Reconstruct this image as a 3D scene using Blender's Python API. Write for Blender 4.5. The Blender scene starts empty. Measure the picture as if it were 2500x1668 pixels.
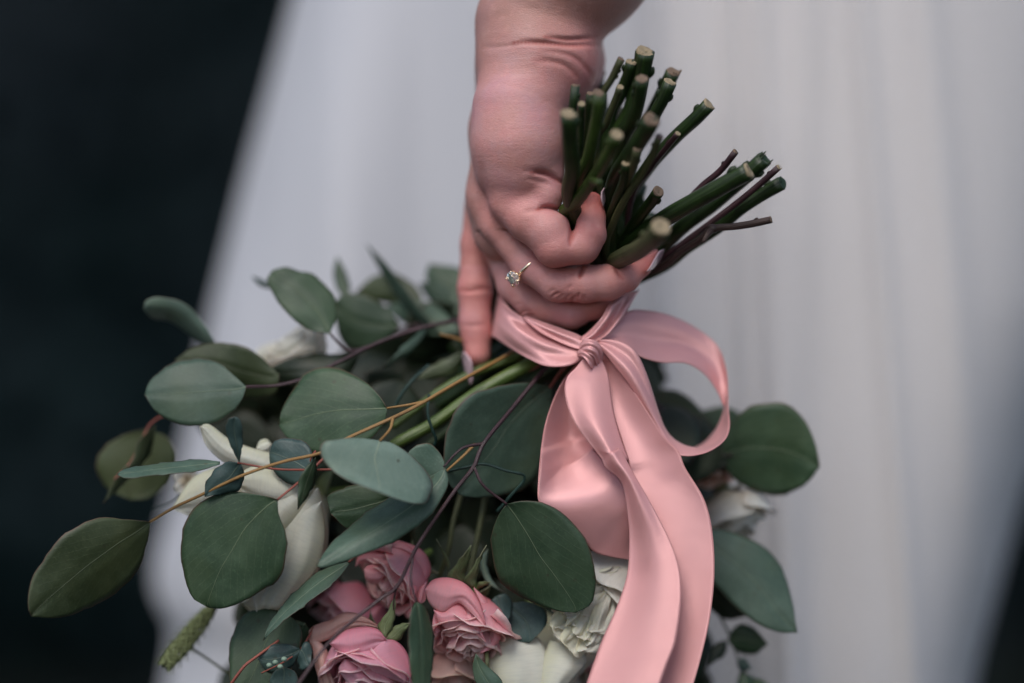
import bpy, math, random
import numpy as np
from mathutils import Vector, Matrix
R = math.radians
sc = bpy.context.scene
random.seed(7)

# ------------------------------------------------------------------ camera
LENS, SENS, FW = 85.0, 36.0, 0.48
D = FW * LENS / SENS                     # distance to the plane y = 0
S = FW / 2500.0                          # metres per photograph pixel in that plane
Z0 = 0.80
cam = bpy.data.cameras.new('camera'); camo = bpy.data.objects.new('camera', cam)
sc.collection.objects.link(camo)
camo.location = (0, -D, Z0); camo.rotation_euler = (R(90), 0, 0)
cam.lens = LENS; cam.sensor_width = SENS; cam.clip_start = 0.05; cam.clip_end = 200
cam.dof.use_dof = True; cam.dof.focus_distance = D - 0.004; cam.dof.aperture_fstop = 1.3
sc.camera = camo
# ------------------------------------------------------------------ sky and sun
SUN_EL, SUN_AZ = R(52), R(-162)          # azimuth from +Y clockwise: behind the camera, to the left
w = bpy.data.worlds.new("World"); sc.world = w; w.use_nodes = True
wn = w.node_tree.nodes; wl = w.node_tree.links
sky = wn.new('ShaderNodeTexSky'); sky.sky_type = 'NISHITA'; sky.sun_disc = False
sky.sun_elevation = SUN_EL; sky.sun_rotation = SUN_AZ
sky.air_density = 1.0; sky.dust_density = 2.0; sky.ozone_density = 1.0
wl.new(sky.outputs[0], wn['Background'].inputs[0]); wn['Background'].inputs[1].default_value = 0.12
sl = bpy.data.lights.new('sun', 'SUN'); sl.energy = 1.65; sl.angle = R(32); sl.color = (1.0, 0.95, 0.905)
so = bpy.data.objects.new('sun', sl); sc.collection.objects.link(so)
sd = Vector((math.sin(SUN_AZ) * math.cos(SUN_EL), math.cos(SUN_AZ) * math.cos(SUN_EL), math.sin(SUN_EL)))
so.rotation_euler = sd.to_track_quat('Z', 'Y').to_euler()
sc.view_settings.view_transform = 'Standard'; sc.view_settings.look = 'None'
sc.view_settings.exposure = 0.27; sc.view_settings.gamma = 1.0

# ------------------------------------------------------------------ coordinates
def P(u, v, y=0.0):                       # photograph pixel (2500 wide) at depth y
    f = (D + y) / D
    return np.array([(u - 1250) * S * f, y, Z0 - (v - 834) * S * f])
K = 2500 / 2350.0
def V(x, y, d=0.0): return P(x * K, y * K, d)
def tV(p): return (p[0] * K, p[1] * K) + tuple(p[2:])
def tz1(p): return (1050 + p[0] / 2.611, p[1] / 2.611) + tuple(p[2:])
def tz2(p): return (1050 + p[0] / 2.8514, 400 + p[1] / 2.8514) + tuple(p[2:])
def tz3(p): return (1150 + p[0] / 3.1357, 650 + p[1] / 3.1357) + tuple(p[2:])
def tz4(p): return (1150 + p[0] / 2.5367, 1050 + p[1] / 2.5367) + tuple(p[2:])

def resample(pts, n):
    p = np.array(pts, float)
    if len(p) == 2:
        t = np.linspace(0, 1, n)[:, None]; return p[0] * (1 - t) + p[1] * t
    q = np.vstack([2 * p[0] - p[1], p, 2 * p[-1] - p[-2]])
    out = []; m = 16
    for i in range(1, len(q) - 2):
        a, b, c, d = q[i - 1], q[i], q[i + 1], q[i + 2]
        for t in np.linspace(0, 1, m, endpoint=False):
            out.append(.5 * ((2 * b) + (-a + c) * t + (2 * a - 5 * b + 4 * c - d) * t * t + (-a + 3 * b - 3 * c + d) * t ** 3))
    out.append(p[-1]); out = np.array(out)
    L = np.concatenate([[0], np.cumsum(np.linalg.norm(np.diff(out[:, :2], axis=0), axis=1) + 1e-9)])
    s = np.linspace(0, L[-1], n)
    return np.stack([np.interp(s, L, out[:, k]) for k in range(out.shape[1])], 1)

# ------------------------------------------------------------------ objects
def link(o): sc.collection.objects.link(o); return o
def thing(name, label, cat, loc, group=None):
    o = link(bpy.data.objects.new(name, None)); o.location = loc; o.empty_display_size = 0.01
    o['label'] = label; o['category'] = cat
    if group: o['group'] = group
    return o
def tag(o, label=None, cat=None, group=None, kind=None):
    for k, v in (('label', label), ('category', cat), ('group', group), ('kind', kind)):
        if v: o[k] = v
    return o
def base_of(o):
    b = Vector((0, 0, 0))
    while o is not None: b += o.location; o = o.parent
    return b
def mesh(name, verts, faces, mat, parent=None, uv=None, uv2=None, smooth=True, origin=None):
    verts = np.array(verts, float)
    if parent is not None: b = np.array(base_of(parent))
    else: b = np.array(origin if origin is not None else verts.mean(0))
    loc = (0, 0, 0)
    me = bpy.data.meshes.new(name)
    me.from_pydata((verts - b).tolist(), [], faces)
    if smooth: me.polygons.foreach_set('use_smooth', [True] * len(me.polygons))
    for nm, u in (('UVMap', uv), ('metric', uv2)):
        if u is not None:
            l = me.uv_layers.new(name=nm); u = np.array(u, float)
            vi = np.empty(len(me.loops), int); me.loops.foreach_get('vertex_index', vi)
            l.data.foreach_set('uv', u[vi].ravel())
    if mat: me.materials.append(mat)
    o = link(bpy.data.objects.new(name, me))
    if parent is not None: o.parent = parent
    else: o.location = b
    return o

def grid_faces(n, m, off=0, flip=False):
    f = []
    for i in range(n - 1):
        for j in range(m - 1):
            a = off + i * m + j; q = (a, a + 1, a + m + 1, a + m)
            f.append(q[::-1] if flip else q)
    return f
def sheet(G, th):                         # G: n x m x 3 surface -> closed thin solid
    n, m, _ = G.shape
    du = np.gradient(G, axis=0); dv = np.gradient(G, axis=1)
    N = np.cross(du, dv); l = np.linalg.norm(N, axis=2, keepdims=True)
    c = N.mean((0, 1)); c /= max(np.linalg.norm(c), 1e-9)
    N = np.where(l > 1e-9, N / np.maximum(l, 1e-9), c)
    A = (G + N * th / 2).reshape(-1, 3); B = (G - N * th / 2).reshape(-1, 3); k = n * m
    F = grid_faces(n, m, 0, True) + grid_faces(n, m, k)
    rim = [j for j in range(m)] + [i * m + m - 1 for i in range(1, n)] + [(n - 1) * m + j for j in range(m - 2, -1, -1)] + [i * m for i in range(n - 2, 0, -1)]
    for a, b in zip(rim, rim[1:] + rim[:1]): F.append((a, b, b + k, a + k))
    return np.vstack([A, B]), F

def tube_data(pts, rad, sides=10, n=None, rib=0.0, off=0, seed=0, cap=True):
    pts = np.array(pts, float); rad = np.array(rad, float)
    n = n or max(6, 5 * len(pts))
    q = resample(np.hstack([pts, rad[:, None]]), n) if len(pts) > 1 else pts
    c, r = q[:, :3], q[:, 3]
    T = np.gradient(c, axis=0); T /= np.linalg.norm(T, axis=1, keepdims=True) + 1e-12
    up = np.array([0, 1, 0.0]) if abs(T[0][1]) < .8 else np.array([1, 0, 0.0])
    X = np.cross(T[0], up); X /= np.linalg.norm(X)
    vs = []; uv = []; rng = np.random.RandomState(seed); ph = rng.rand(4) * 6.28
    Ls = np.concatenate([[0], np.cumsum(np.linalg.norm(np.diff(c, axis=0), axis=1))])
    for i in range(n):
        X = X - T[i] * X.dot(T[i]); X /= np.linalg.norm(X); Y = np.cross(T[i], X)
        for k in range(sides):
            a = 2 * math.pi * k / sides
            rr = r[i] * (1 + rib * (math.sin(3 * a + ph[0]) + .6 * math.sin(5 * a + ph[1] + i * .1)) + rib * .5 * math.sin(i * .9 + ph[2]))
            vs.append(c[i] + rr * (math.cos(a) * X + math.sin(a) * Y)); uv.append((k / sides, Ls[i] * 20))
    F = []
    for i in range(n - 1):
        for k in range(sides):
            a = i * sides + k; b = i * sides + (k + 1) % sides
            F.append((off + a, off + b, off + b + sides, off + a + sides))
    if cap:
        F.append(tuple(off + k for k in range(sides))[::-1]); F.append(tuple(off + (n - 1) * sides + k for k in range(sides)))
    return vs, F, uv
class MB:
    def __init__(s): s.v = []; s.f = []; s.uv = []
    def tube(s, pts, rad, **k):
        v, f, uv = tube_data(pts, rad, off=len(s.v), **k); s.v += v; s.f += f; s.uv += uv
    def ball(s, c, r, n=8, sq=(1, 1, 1)):
        o = len(s.v); c = np.array(c)
        for i in range(n + 1):
            th = math.pi * i / n
            for j in range(n * 2):
                ph = math.pi * j / n
                s.v.append(c + r * np.array([math.sin(th) * math.cos(ph) * sq[0], math.sin(th) * math.sin(ph) * sq[1], math.cos(th) * sq[2]])); s.uv.append((0, 0))
        for i in range(n):
            for j in range(n * 2):
                a = o + i * 2 * n + j; b = o + i * 2 * n + (j + 1) % (2 * n)
                s.f.append((a, a + 2 * n, b + 2 * n, b))
    def build(s, name, mat, parent=None, **k): return mesh(name, s.v, s.f, mat, parent, uv=s.uv, **k)

# ------------------------------------------------------------------ materials
def mat(name):
    m = bpy.data.materials.new(name); m.use_nodes = True
    n = m.node_tree.nodes; l = m.node_tree.links
    return m, n, l, n['Principled BSDF']
def node(n, t, **k):
    x = n.new(t)
    for a, b in k.items(): setattr(x, a, b)
    return x
def math_(n, l, op, a, b=None, c=None, clamp=False):
    x = n.new('ShaderNodeMath'); x.operation = op; x.use_clamp = clamp
    for i, s in enumerate((a, b, c)):
        if s is None: continue
        if isinstance(s, (int, float)): x.inputs[i].default_value = s
        else: l.new(s, x.inputs[i])
    return x.outputs[0]
def mix(n, l, f, a, b, mode='MIX'):
    x = n.new('ShaderNodeMix'); x.data_type = 'RGBA'; x.blend_type = mode
    for i, s in ((0, f), (6, a), (7, b)):
        if isinstance(s, (int, float)): x.inputs[i].default_value = s
        elif isinstance(s, tuple): x.inputs[i].default_value = s + (1,) if len(s) == 3 else s
        else: l.new(s, x.inputs[i])
    return x.outputs[2]
def noise(n, l, scale, detail=3, vec=None, rough=.55):
    x = n.new('ShaderNodeTexNoise'); x.inputs['Scale'].default_value = scale; x.inputs['Detail'].default_value = detail
    x.inputs['Roughness'].default_value = rough
    if vec is not None: l.new(vec, x.inputs['Vector'])
    return x.outputs['Fac']
def ramp(n, l, f, lo, hi):
    x = n.new('ShaderNodeMapRange'); x.interpolation_type = 'SMOOTHSTEP'; l.new(f, x.inputs[0])
    x.inputs[1].default_value = lo; x.inputs[2].default_value = hi; return x.outputs[0]
def bump(n, l, h, b, strength, dist):
    x = n.new('ShaderNodeBump'); x.inputs['Strength'].default_value = strength; x.inputs['Distance'].default_value = dist
    l.new(h, x.inputs['Height']); l.new(x.outputs[0], b.inputs['Normal']); return x
def scaled(n, l, src, sxyz):
    x = n.new('ShaderNodeMapping'); l.new(src, x.inputs[0]); x.inputs['Scale'].default_value = sxyz; return x.outputs[0]

def leaf_mat(name, c1, c2, vein, edge=(0.10, 0.05, 0.035), rough=.50, speck=.5, spec=.4):
    m, n, l, b = mat(name)
    uvm = node(n, 'ShaderNodeUVMap', uv_map='metric').outputs[0]; uvn = node(n, 'ShaderNodeUVMap', uv_map='UVMap').outputs[0]
    sep = n.new('ShaderNodeSeparateXYZ'); l.new(uvm, sep.inputs[0]); s2 = n.new('ShaderNodeSeparateXYZ'); l.new(uvn, s2.inputs[0])
    ob = n.new('ShaderNodeTexCoord').outputs['Object']
    ax = math_(n, l, 'ABSOLUTE', sep.outputs[0]); t = sep.outputs[1]; tt = s2.outputs[1]
    wob = math_(n, l, 'MULTIPLY', math_(n, l, 'SUBTRACT', noise(n, l, .12, 2, uvm), .5), 6)
    wid = math_(n, l, 'MULTIPLY_ADD', tt, -0.34, 0.42)       # mm: midrib tapers to the tip
    rib = math_(n, l, 'SUBTRACT', 1, math_(n, l, 'DIVIDE', ax, wid), clamp=True)
    k = math_(n, l, 'ADD', math_(n, l, 'MULTIPLY_ADD', ax, -2.3, t), wob)
    fr = math_(n, l, 'ABSOLUTE', math_(n, l, 'SUBTRACT', math_(n, l, 'FRACT', math_(n, l, 'MULTIPLY', k, 1 / 9.0)), .5))
    side = math_(n, l, 'SUBTRACT', 1, math_(n, l, 'MULTIPLY', fr, 16), clamp=True)
    side = math_(n, l, 'MULTIPLY', side, math_(n, l, 'MULTIPLY_ADD', noise(n, l, .25, 2, uvm), .9, -.1, clamp=True))
    big = noise(n, l, 45, 4, ob); fine = noise(n, l, 900, 3, ob)
    col = mix(n, l, ramp(n, l, big, .3, .7), c1, c2)
    col = mix(n, l, math_(n, l, 'MULTIPLY', ramp(n, l, fine, .5, .75), speck), col, tuple(x * 1.5 for x in c2))
    vor = n.new('ShaderNodeTexVoronoi'); vor.inputs['Scale'].default_value = 160; l.new(ob, vor.inputs['Vector'])
    col = mix(n, l, math_(n, l, 'MULTIPLY', math_(n, l, 'MULTIPLY', math_(n, l, 'LESS_THAN', vor.outputs['Distance'], .16), ramp(n, l, big, .45, .6)), .6), col, (.035, .03, .015))
    col = mix(n, l, math_(n, l, 'MULTIPLY', ramp(n, l, noise(n, l, 70, 5, ob, .65), .45, .72), .30), col, tuple(min(.3, x * 1.7 + .02) for x in c2))
    col = mix(n, l, math_(n, l, 'MULTIPLY', ramp(n, l, noise(n, l, 30, 2, ob), .5, .7), .35), col, (c1[0] * 1.5, c1[1] * 1.15, c1[2] * .7))
    vv = math_(n, l, 'ADD', math_(n, l, 'MULTIPLY', rib, .8), math_(n, l, 'MULTIPLY', side, .34), clamp=True)
    col = mix(n, l, vv, col, vein)
    ed = math_(n, l, 'ABSOLUTE', math_(n, l, 'SUBTRACT', s2.outputs[0], .5))
    col = mix(n, l, math_(n, l, 'MULTIPLY', ramp(n, l, ed, .478, .498), .7), col, edge)
    oi = n.new('ShaderNodeObjectInfo')
    hs = n.new('ShaderNodeHueSaturation'); l.new(col, hs.inputs['Color'])
    l.new(math_(n, l, 'MULTIPLY_ADD', oi.outputs['Random'], .35, .83), hs.inputs['Value'])
    l.new(hs.outputs[0], b.inputs['Base Color'])
    l.new(math_(n, l, 'MULTIPLY_ADD', big, .25, rough - .12), b.inputs['Roughness'])
    b.inputs['Specular IOR Level'].default_value = spec
    h = math_(n, l, 'ADD', math_(n, l, 'MULTIPLY', vv, .8), math_(n, l, 'ADD', math_(n, l, 'MULTIPLY', big, .8), math_(n, l, 'MULTIPLY', fine, .12)))
    bump(n, l, h, b, .5, .0006)
    tr = n.new('ShaderNodeBsdfTranslucent'); l.new(mix(n, l, .5, hs.outputs[0], (.10, .16, .03)), tr.inputs[0])
    mx = n.new('ShaderNodeMixShader'); mx.inputs[0].default_value = .07
    l.new(b.outputs[0], mx.inputs[1]); l.new(tr.outputs[0], mx.inputs[2]); l.new(mx.outputs[0], n['Material Output'].inputs[0])
    return m
M = {}
M['leaf'] = leaf_mat('eucalyptus_green', (.022, .048, .024), (.038, .070, .035), (.18, .22, .13))
M['leaf_olive'] = leaf_mat('eucalyptus_olive', (.026, .040, .015), (.042, .058, .024), (.12, .15, .08))
M['leaf_pale'] = leaf_mat('eucalyptus_pale', (.085, .135, .105), (.12, .175, .14), (.27, .31, .2), rough=.55, speck=.25)
M['leaf_mid'] = leaf_mat('eucalyptus_mid', (.042, .078, .054), (.062, .105, .074), (.19, .24, .16))
M['leaf_blue'] = leaf_mat('eucalyptus_blue', (.022, .048, .045), (.04, .074, .068), (.13, .17, .12))
M['leaf_dark'] = leaf_mat('eucalyptus_dark', (.009, .017, .008), (.014, .025, .011), (.03, .045, .025))  # darker copy of the leaf green, shade among inner leaves put into the colour
M['sepal'] = leaf_mat('sepal_green', (.08, .11, .045), (.13, .17, .085), (.2, .24, .13), edge=(.3, .3, .2), rough=.6)

def stem_mat(name, c1, c2, rough=.4, sc_=300):
    m, n, l, b = mat(name)
    ob = n.new('ShaderNodeTexCoord'); u = ob.outputs['UV']
    st = noise(n, l, 14, 3, scaled(n, l, u, (1.6, .12, 1)))
    bl = noise(n, l, 120, 3, ob.outputs['Object'])
    col = mix(n, l, ramp(n, l, st, .35, .65), c1, c2)
    col = mix(n, l, math_(n, l, 'MULTIPLY', ramp(n, l, bl, .5, .7), .5), col, tuple(x * .5 for x in c1))
    l.new(col, b.inputs['Base Color']); b.inputs['Roughness'].default_value = rough
    bump(n, l, math_(n, l, 'ADD', st, math_(n, l, 'MULTIPLY', bl, .6)), b, .6, .0008)
    return m
M['stem'] = stem_mat('rose_stem', (.009, .022, .005), (.020, .044, .008), .42)
M['stem_light'] = stem_mat('fresh_stem', (.05, .085, .014), (.10, .15, .03), .4)
M['stem_green'] = stem_mat('mid_green_stem', (.022, .042, .006), (.042, .072, .012), .42)
M['stem_olive'] = stem_mat('olive_stem', (.045, .055, .020), (.075, .085, .03), .55)
M['twig'] = stem_mat('brown_twig', (.035, .018, .016), (.075, .045, .035), .55)
M['twig_purple'] = stem_mat('purple_twig', (.030, .012, .016), (.06, .025, .03), .35)
M['twig_red'] = stem_mat('red_twig', (.24, .055, .045), (.34, .10, .06), .42)
M['twig_gold'] = stem_mat('golden_twig', (.26, .13, .035), (.33, .2, .07), .42)
M['wire'] = stem_mat('green_wire', (.006, .028, .022), (.012, .045, .035), .5)
def plain(name, c, rough=.5, var=.25, scale=200, bmp=.0004, **k):
    m, n, l, b = mat(name); ob = n.new('ShaderNodeTexCoord').outputs['Object']
    f = noise(n, l, scale, 4, ob)
    l.new(mix(n, l, f, tuple(x * (1 - var) for x in c), tuple(min(1, x * (1 + var)) for x in c)), b.inputs['Base Color'])
    b.inputs['Roughness'].default_value = rough
    if bmp: bump(n, l, f, b, .6, bmp)
    for a, v in k.items(): b.inputs[a].default_value = v
    return m
M['cut'] = plain('cut_stem_face', (.27, .215, .135), .8, .35, 700, .001)
M['cut_dark'] = plain('cut_stem_face_brown', (.16, .11, .075), .8, .4, 700, .001)

def petal_mat(name, base, rim, deep, stain=.4, stainc=(.45, .25, .1)):
    m, n, l, b = mat(name)
    tc = n.new('ShaderNodeTexCoord'); s = n.new('ShaderNodeSeparateXYZ'); l.new(tc.outputs['UV'], s.inputs[0])
    ob = tc.outputs['Object']
    col = mix(n, l, ramp(n, l, s.outputs[1], .15, .75), deep, base)
    col = mix(n, l, ramp(n, l, s.outputs[1], .82, 1.0), col, rim)
    st = noise(n, l, 10, 3, scaled(n, l, tc.outputs['UV'], (4, .5, 1)))
    col = mix(n, l, math_(n, l, 'MULTIPLY', ramp(n, l, st, .4, .7), .35), col, tuple(x * .8 for x in base))
    f = noise(n, l, 130, 4, ob)
    sp = math_(n, l, 'MULTIPLY', ramp(n, l, f, .66, .74), ramp(n, l, s.outputs[1], .7, 1.0))
    col = mix(n, l, math_(n, l, 'MULTIPLY', sp, stain), col, stainc)
    l.new(col, b.inputs['Base Color']); b.inputs['Roughness'].default_value = .6
    b.inputs['Subsurface Weight'].default_value = .45; b.inputs['Subsurface Radius'].default_value = (.005, .003, .0025)
    b.inputs['Subsurface Scale'].default_value = 1.0
    b.inputs['Specular IOR Level'].default_value = .15
    bump(n, l, math_(n, l, 'ADD', st, noise(n, l, 300, 2, ob)), b, .18, .0005)
    tr = n.new('ShaderNodeBsdfTranslucent'); l.new(col, tr.inputs[0])
    mx = n.new('ShaderNodeMixShader'); mx.inputs[0].default_value = .33
    l.new(b.outputs[0], mx.inputs[1]); l.new(tr.outputs[0], mx.inputs[2]); l.new(mx.outputs[0], n['Material Output'].inputs[0])
    return m
M['pink'] = petal_mat('pink_petal', (.95, .46, .50), (.95, .66, .62), (.82, .18, .20))
M['magenta'] = petal_mat('rosy_petal', (.93, .44, .54), (.95, .64, .66), (.80, .18, .24))
M['peach'] = petal_mat('peach_petal', (.86, .54, .46), (.80, .54, .42), (.78, .34, .28))
M['cream'] = petal_mat('cream_petal', (.86, .82, .70), (.88, .84, .74), (.74, .70, .44), stain=.6)
M['ivory'] = petal_mat('ivory_petal', (.88, .83, .75), (.90, .86, .78), (.72, .56, .36), stain=.3)

def satin():
    m, n, l, b = mat('pink_satin'); tc = n.new('ShaderNodeTexCoord')
    s = n.new('ShaderNodeSeparateXYZ'); l.new(tc.outputs['UV'], s.inputs[0])
    m1 = node(n, 'ShaderNodeUVMap', uv_map='metric').outputs[0]; s1 = n.new('ShaderNodeSeparateXYZ'); l.new(m1, s1.inputs[0])
    big = noise(n, l, 25, 3, tc.outputs['Object'])
    col = mix(n, l, big, (.77, .36, .355), (.86, .46, .455))
    ed = math_(n, l, 'ABSOLUTE', math_(n, l, 'SUBTRACT', s.outputs[0], .5))
    col = mix(n, l, math_(n, l, 'MULTIPLY', ramp(n, l, ed, .475, .49), .35), col, (.70, .27, .25))
    l.new(col, b.inputs['Base Color']); b.inputs['Roughness'].default_value = .41
    b.inputs['Specular IOR Level'].default_value = 1.0
    b.inputs['Metallic'].default_value = .28; b.inputs['Sheen Weight'].default_value = .15; b.inputs['Sheen Roughness'].default_value = .4
    b.inputs['Anisotropic'].default_value = .6
    rib = math_(n, l, 'SINE', math_(n, l, 'MULTIPLY', math_(n, l, 'MULTIPLY_ADD', s1.outputs[0], .7, s1.outputs[1]), 13.0))
    edge = math_(n, l, 'MULTIPLY', math_(n, l, 'SINE', math_(n, l, 'MULTIPLY', s1.outputs[1], 9.0)), ramp(n, l, ed, .478, .485))
    bump(n, l, math_(n, l, 'ADD', math_(n, l, 'ADD', math_(n, l, 'MULTIPLY', rib, .12), math_(n, l, 'MULTIPLY', edge, .8)), math_(n, l, 'MULTIPLY', big, 3.0)), b, .5, .0006)
    tr = n.new('ShaderNodeBsdfTranslucent'); l.new(col, tr.inputs[0])
    mx = n.new('ShaderNodeMixShader'); mx.inputs[0].default_value = .15
    l.new(b.outputs[0], mx.inputs[1]); l.new(tr.outputs[0], mx.inputs[2]); l.new(mx.outputs[0], n['Material Output'].inputs[0])
    return m
M['satin'] = satin()

def skin():
    m, n, l, b = mat('skin'); tc = n.new('ShaderNodeTexCoord'); ob = tc.outputs['Object']
    at = node(n, 'ShaderNodeAttribute', attribute_name='blush').outputs['Fac']
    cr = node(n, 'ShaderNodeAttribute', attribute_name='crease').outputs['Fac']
    big = noise(n, l, 55, 4, ob); mid = noise(n, l, 260, 4, ob, .6)
    col = mix(n, l, ramp(n, l, big, .3, .7), (.52, .25, .225), (.54, .29, .28))
    col = mix(n, l, ramp(n, l, noise(n, l, 28, 2, ob), .45, .7), col, (.54, .27, .285))
    col = mix(n, l, math_(n, l, 'MULTIPLY', ramp(n, l, noise(n, l, 130, 4, ob, .6), .48, .68), .45), col, (.56, .235, .235))
    col = mix(n, l, math_(n, l, 'MULTIPLY', ramp(n, l, noise(n, l, 75, 4, ob, .6), .52, .72), .4), col, (.50, .31, .33))
    tn = node(n, 'ShaderNodeAttribute', attribute_name='tan').outputs['Fac']
    col = mix(n, l, tn, col, (.36, .20, .155))
    col = mix(n, l, at, col, (.62, .17, .145))
    col = mix(n, l, math_(n, l, 'MULTIPLY', ramp(n, l, mid, .5, .72), .18), col, (.70, .44, .37))
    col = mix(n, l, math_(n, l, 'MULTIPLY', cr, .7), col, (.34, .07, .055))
    l.new(col, b.inputs['Base Color'])
    l.new(math_(n, l, 'MULTIPLY_ADD', mid, .25, .38), b.inputs['Roughness'])
    b.inputs['Subsurface Weight'].default_value = .18; b.inputs['Subsurface Radius'].default_value = (.0036, .0013, .0008)
    b.inputs['Subsurface Scale'].default_value = 1.0; b.inputs['Specular IOR Level'].default_value = .42
    # fine skin lines: two crossing, stretched noises plus pores
    a1 = noise(n, l, 420, 4, scaled(n, l, ob, (.35, 1, 1.5)), .65)
    a2 = n.new('ShaderNodeTexVoronoi'); a2.feature = 'DISTANCE_TO_EDGE'; a2.inputs['Scale'].default_value = 950; l.new(scaled(n, l, ob, (.6, 1, 1)), a2.inputs['Vector'])
    h = math_(n, l, 'ADD', a1, math_(n, l, 'MULTIPLY', math_(n, l, 'MINIMUM', a2.outputs['Distance'], .15), 2.2))
    h = math_(n, l, 'ADD', h, math_(n, l, 'MULTIPLY', noise(n, l, 90, 3, scaled(n, l, ob, (.4, 1, 1.6))), 1.5))
    bump(n, l, h, b, .45, .00045)
    return m
M['skin'] = skin()
M['nail'] = plain('nail_varnish', (.62, .43, .47), .18, .05, 100, 0, **{'Coat Weight': .6})
def metal(name, c, rough):
    m, n, l, b = mat(name); ob = n.new('ShaderNodeTexCoord').outputs['Object']
    b.inputs['Base Color'].default_value = c + (1,); b.inputs['Metallic'].default_value = 1
    l.new(math_(n, l, 'MULTIPLY_ADD', noise(n, l, 800, 3, ob), .15, rough), b.inputs['Roughness']); return m
M['gold'] = metal('gold', (.88, .70, .50), .10)
m, n, l, b = mat('diamond'); b.inputs['Transmission Weight'].default_value = .87; b.inputs['IOR'].default_value = 1.5; b.inputs['Roughness'].default_value = .02
b.inputs['Base Color'].default_value = (.93, .96, 1, 1); M['gem'] = m

def cloth(name, c, scale=2600, trans=.0):
    m, n, l, b = mat(name); tc = n.new('ShaderNodeTexCoord'); ob = tc.outputs['Object']
    f = noise(n, l, 6, 3, scaled(n, l, ob, (3, 1, .35)))
    l.new(mix(n, l, f, tuple(x * .96 for x in c), c), b.inputs['Base Color']); b.inputs['Roughness'].default_value = .65
    b.inputs['Sheen Weight'].default_value = .2
    bump(n, l, noise(n, l, 18, 3, scaled(n, l, ob, (3, 1, .2))), b, .5, .004)
    return m
M['dress'] = cloth('white_satin', (.495, .505, .54))
def tulle():
    m, n, l, b = mat('tulle'); tc = n.new('ShaderNodeTexCoord'); ob = tc.outputs['Object']
    s = n.new('ShaderNodeSeparateXYZ'); l.new(ob, s.inputs[0])
    wob = math_(n, l, 'MULTIPLY', noise(n, l, 14, 2, ob), .02)
    a = math_(n, l, 'SINE', math_(n, l, 'MULTIPLY', math_(n, l, 'ADD', math_(n, l, 'ADD', s.outputs[0], s.outputs[2]), wob), 2600))
    c = math_(n, l, 'SINE', math_(n, l, 'MULTIPLY', math_(n, l, 'SUBTRACT', s.outputs[0], s.outputs[2]), 2600))
    th = math_(n, l, 'MAXIMUM', ramp(n, l, a, .2, .7), ramp(n, l, c, .2, .7))
    fac = math_(n, l, 'MULTIPLY_ADD', th, .45, .26)
    b.inputs['Base Color'].default_value = (.84, .81, .80, 1); b.inputs['Roughness'].default_value = .8
    b.inputs['Sheen Weight'].default_value = .3
    tr = n.new('ShaderNodeBsdfTransparent'); mx = n.new('ShaderNodeMixShader'); l.new(fac, mx.inputs[0])
    l.new(tr.outputs[0], mx.inputs[1]); l.new(b.outputs[0], mx.inputs[2]); l.new(mx.outputs[0], n['Material Output'].inputs[0])
    return m
M['tulle'] = tulle()
M['ground'] = plain('dark_ground', (.006, .009, .008), .9, .5, 12, .01, **{'Specular IOR Level': .05})
m, n, l, b = mat('dark_hedge'); ob = n.new('ShaderNodeTexCoord').outputs['Object']
l.new(mix(n, l, ramp(n, l, noise(n, l, .7, 2, ob), .35, .65), (.006, .014, .015), (.026, .035, .042)), b.inputs['Base Color']); b.inputs['Roughness'].default_value = .9
b.inputs['Specular IOR Level'].default_value = .04; M['hedge'] = m

# ------------------------------------------------------------------ ground and hedge far behind
g = np.array([[-40, -20, 0], [40, -20, 0], [40, 60, 0], [-40, 60, 0]], float)
tag(mesh('ground', g, [(0, 1, 2, 3)], M['ground'], smooth=False, origin=(0, 0, 0)), kind='structure')
rng = np.random.RandomState(3)
hv = []; hf = []
nx, nz = 90, 30
for i in range(nx):
    for j in range(nz):
        a = i / (nx - 1); zz = j / (nz - 1) * 4.2
        x = (a - .5) * 16; y = 5.0 + .35 * math.sin(x * 1.7 + zz) + .25 * rng.rand() + .3 * (zz / 4.2) ** 2 + (x * x) * -.01
        hv.append((x, y, zz))
hf = grid_faces(nx, nz)
for k in range(9000):
    x = rng.uniform(-7.5, 7.5); z = rng.uniform(0, 4.3); y = 4.75 + .35 * math.sin(x * 1.7 + z) - rng.rand() * .2 - x * x * .01
    c = np.array([x, y, z]); a = rng.randn(3); a /= np.linalg.norm(a); bb = np.cross(a, rng.randn(3)); bb /= np.linalg.norm(bb)
    o = len(hv); L = .06 + .05 * rng.rand()
    hv += [c - a * L, c + bb * L * .45, c + a * L, c - bb * L * .45]; hf.append((o, o + 1, o + 2, o + 3))
tag(mesh('hedge', hv, hf, M['hedge'], smooth=False, origin=(0, 5, 0)), 'tall dark green hedge far out of focus behind the dress', 'hedge', kind='stuff')

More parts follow.
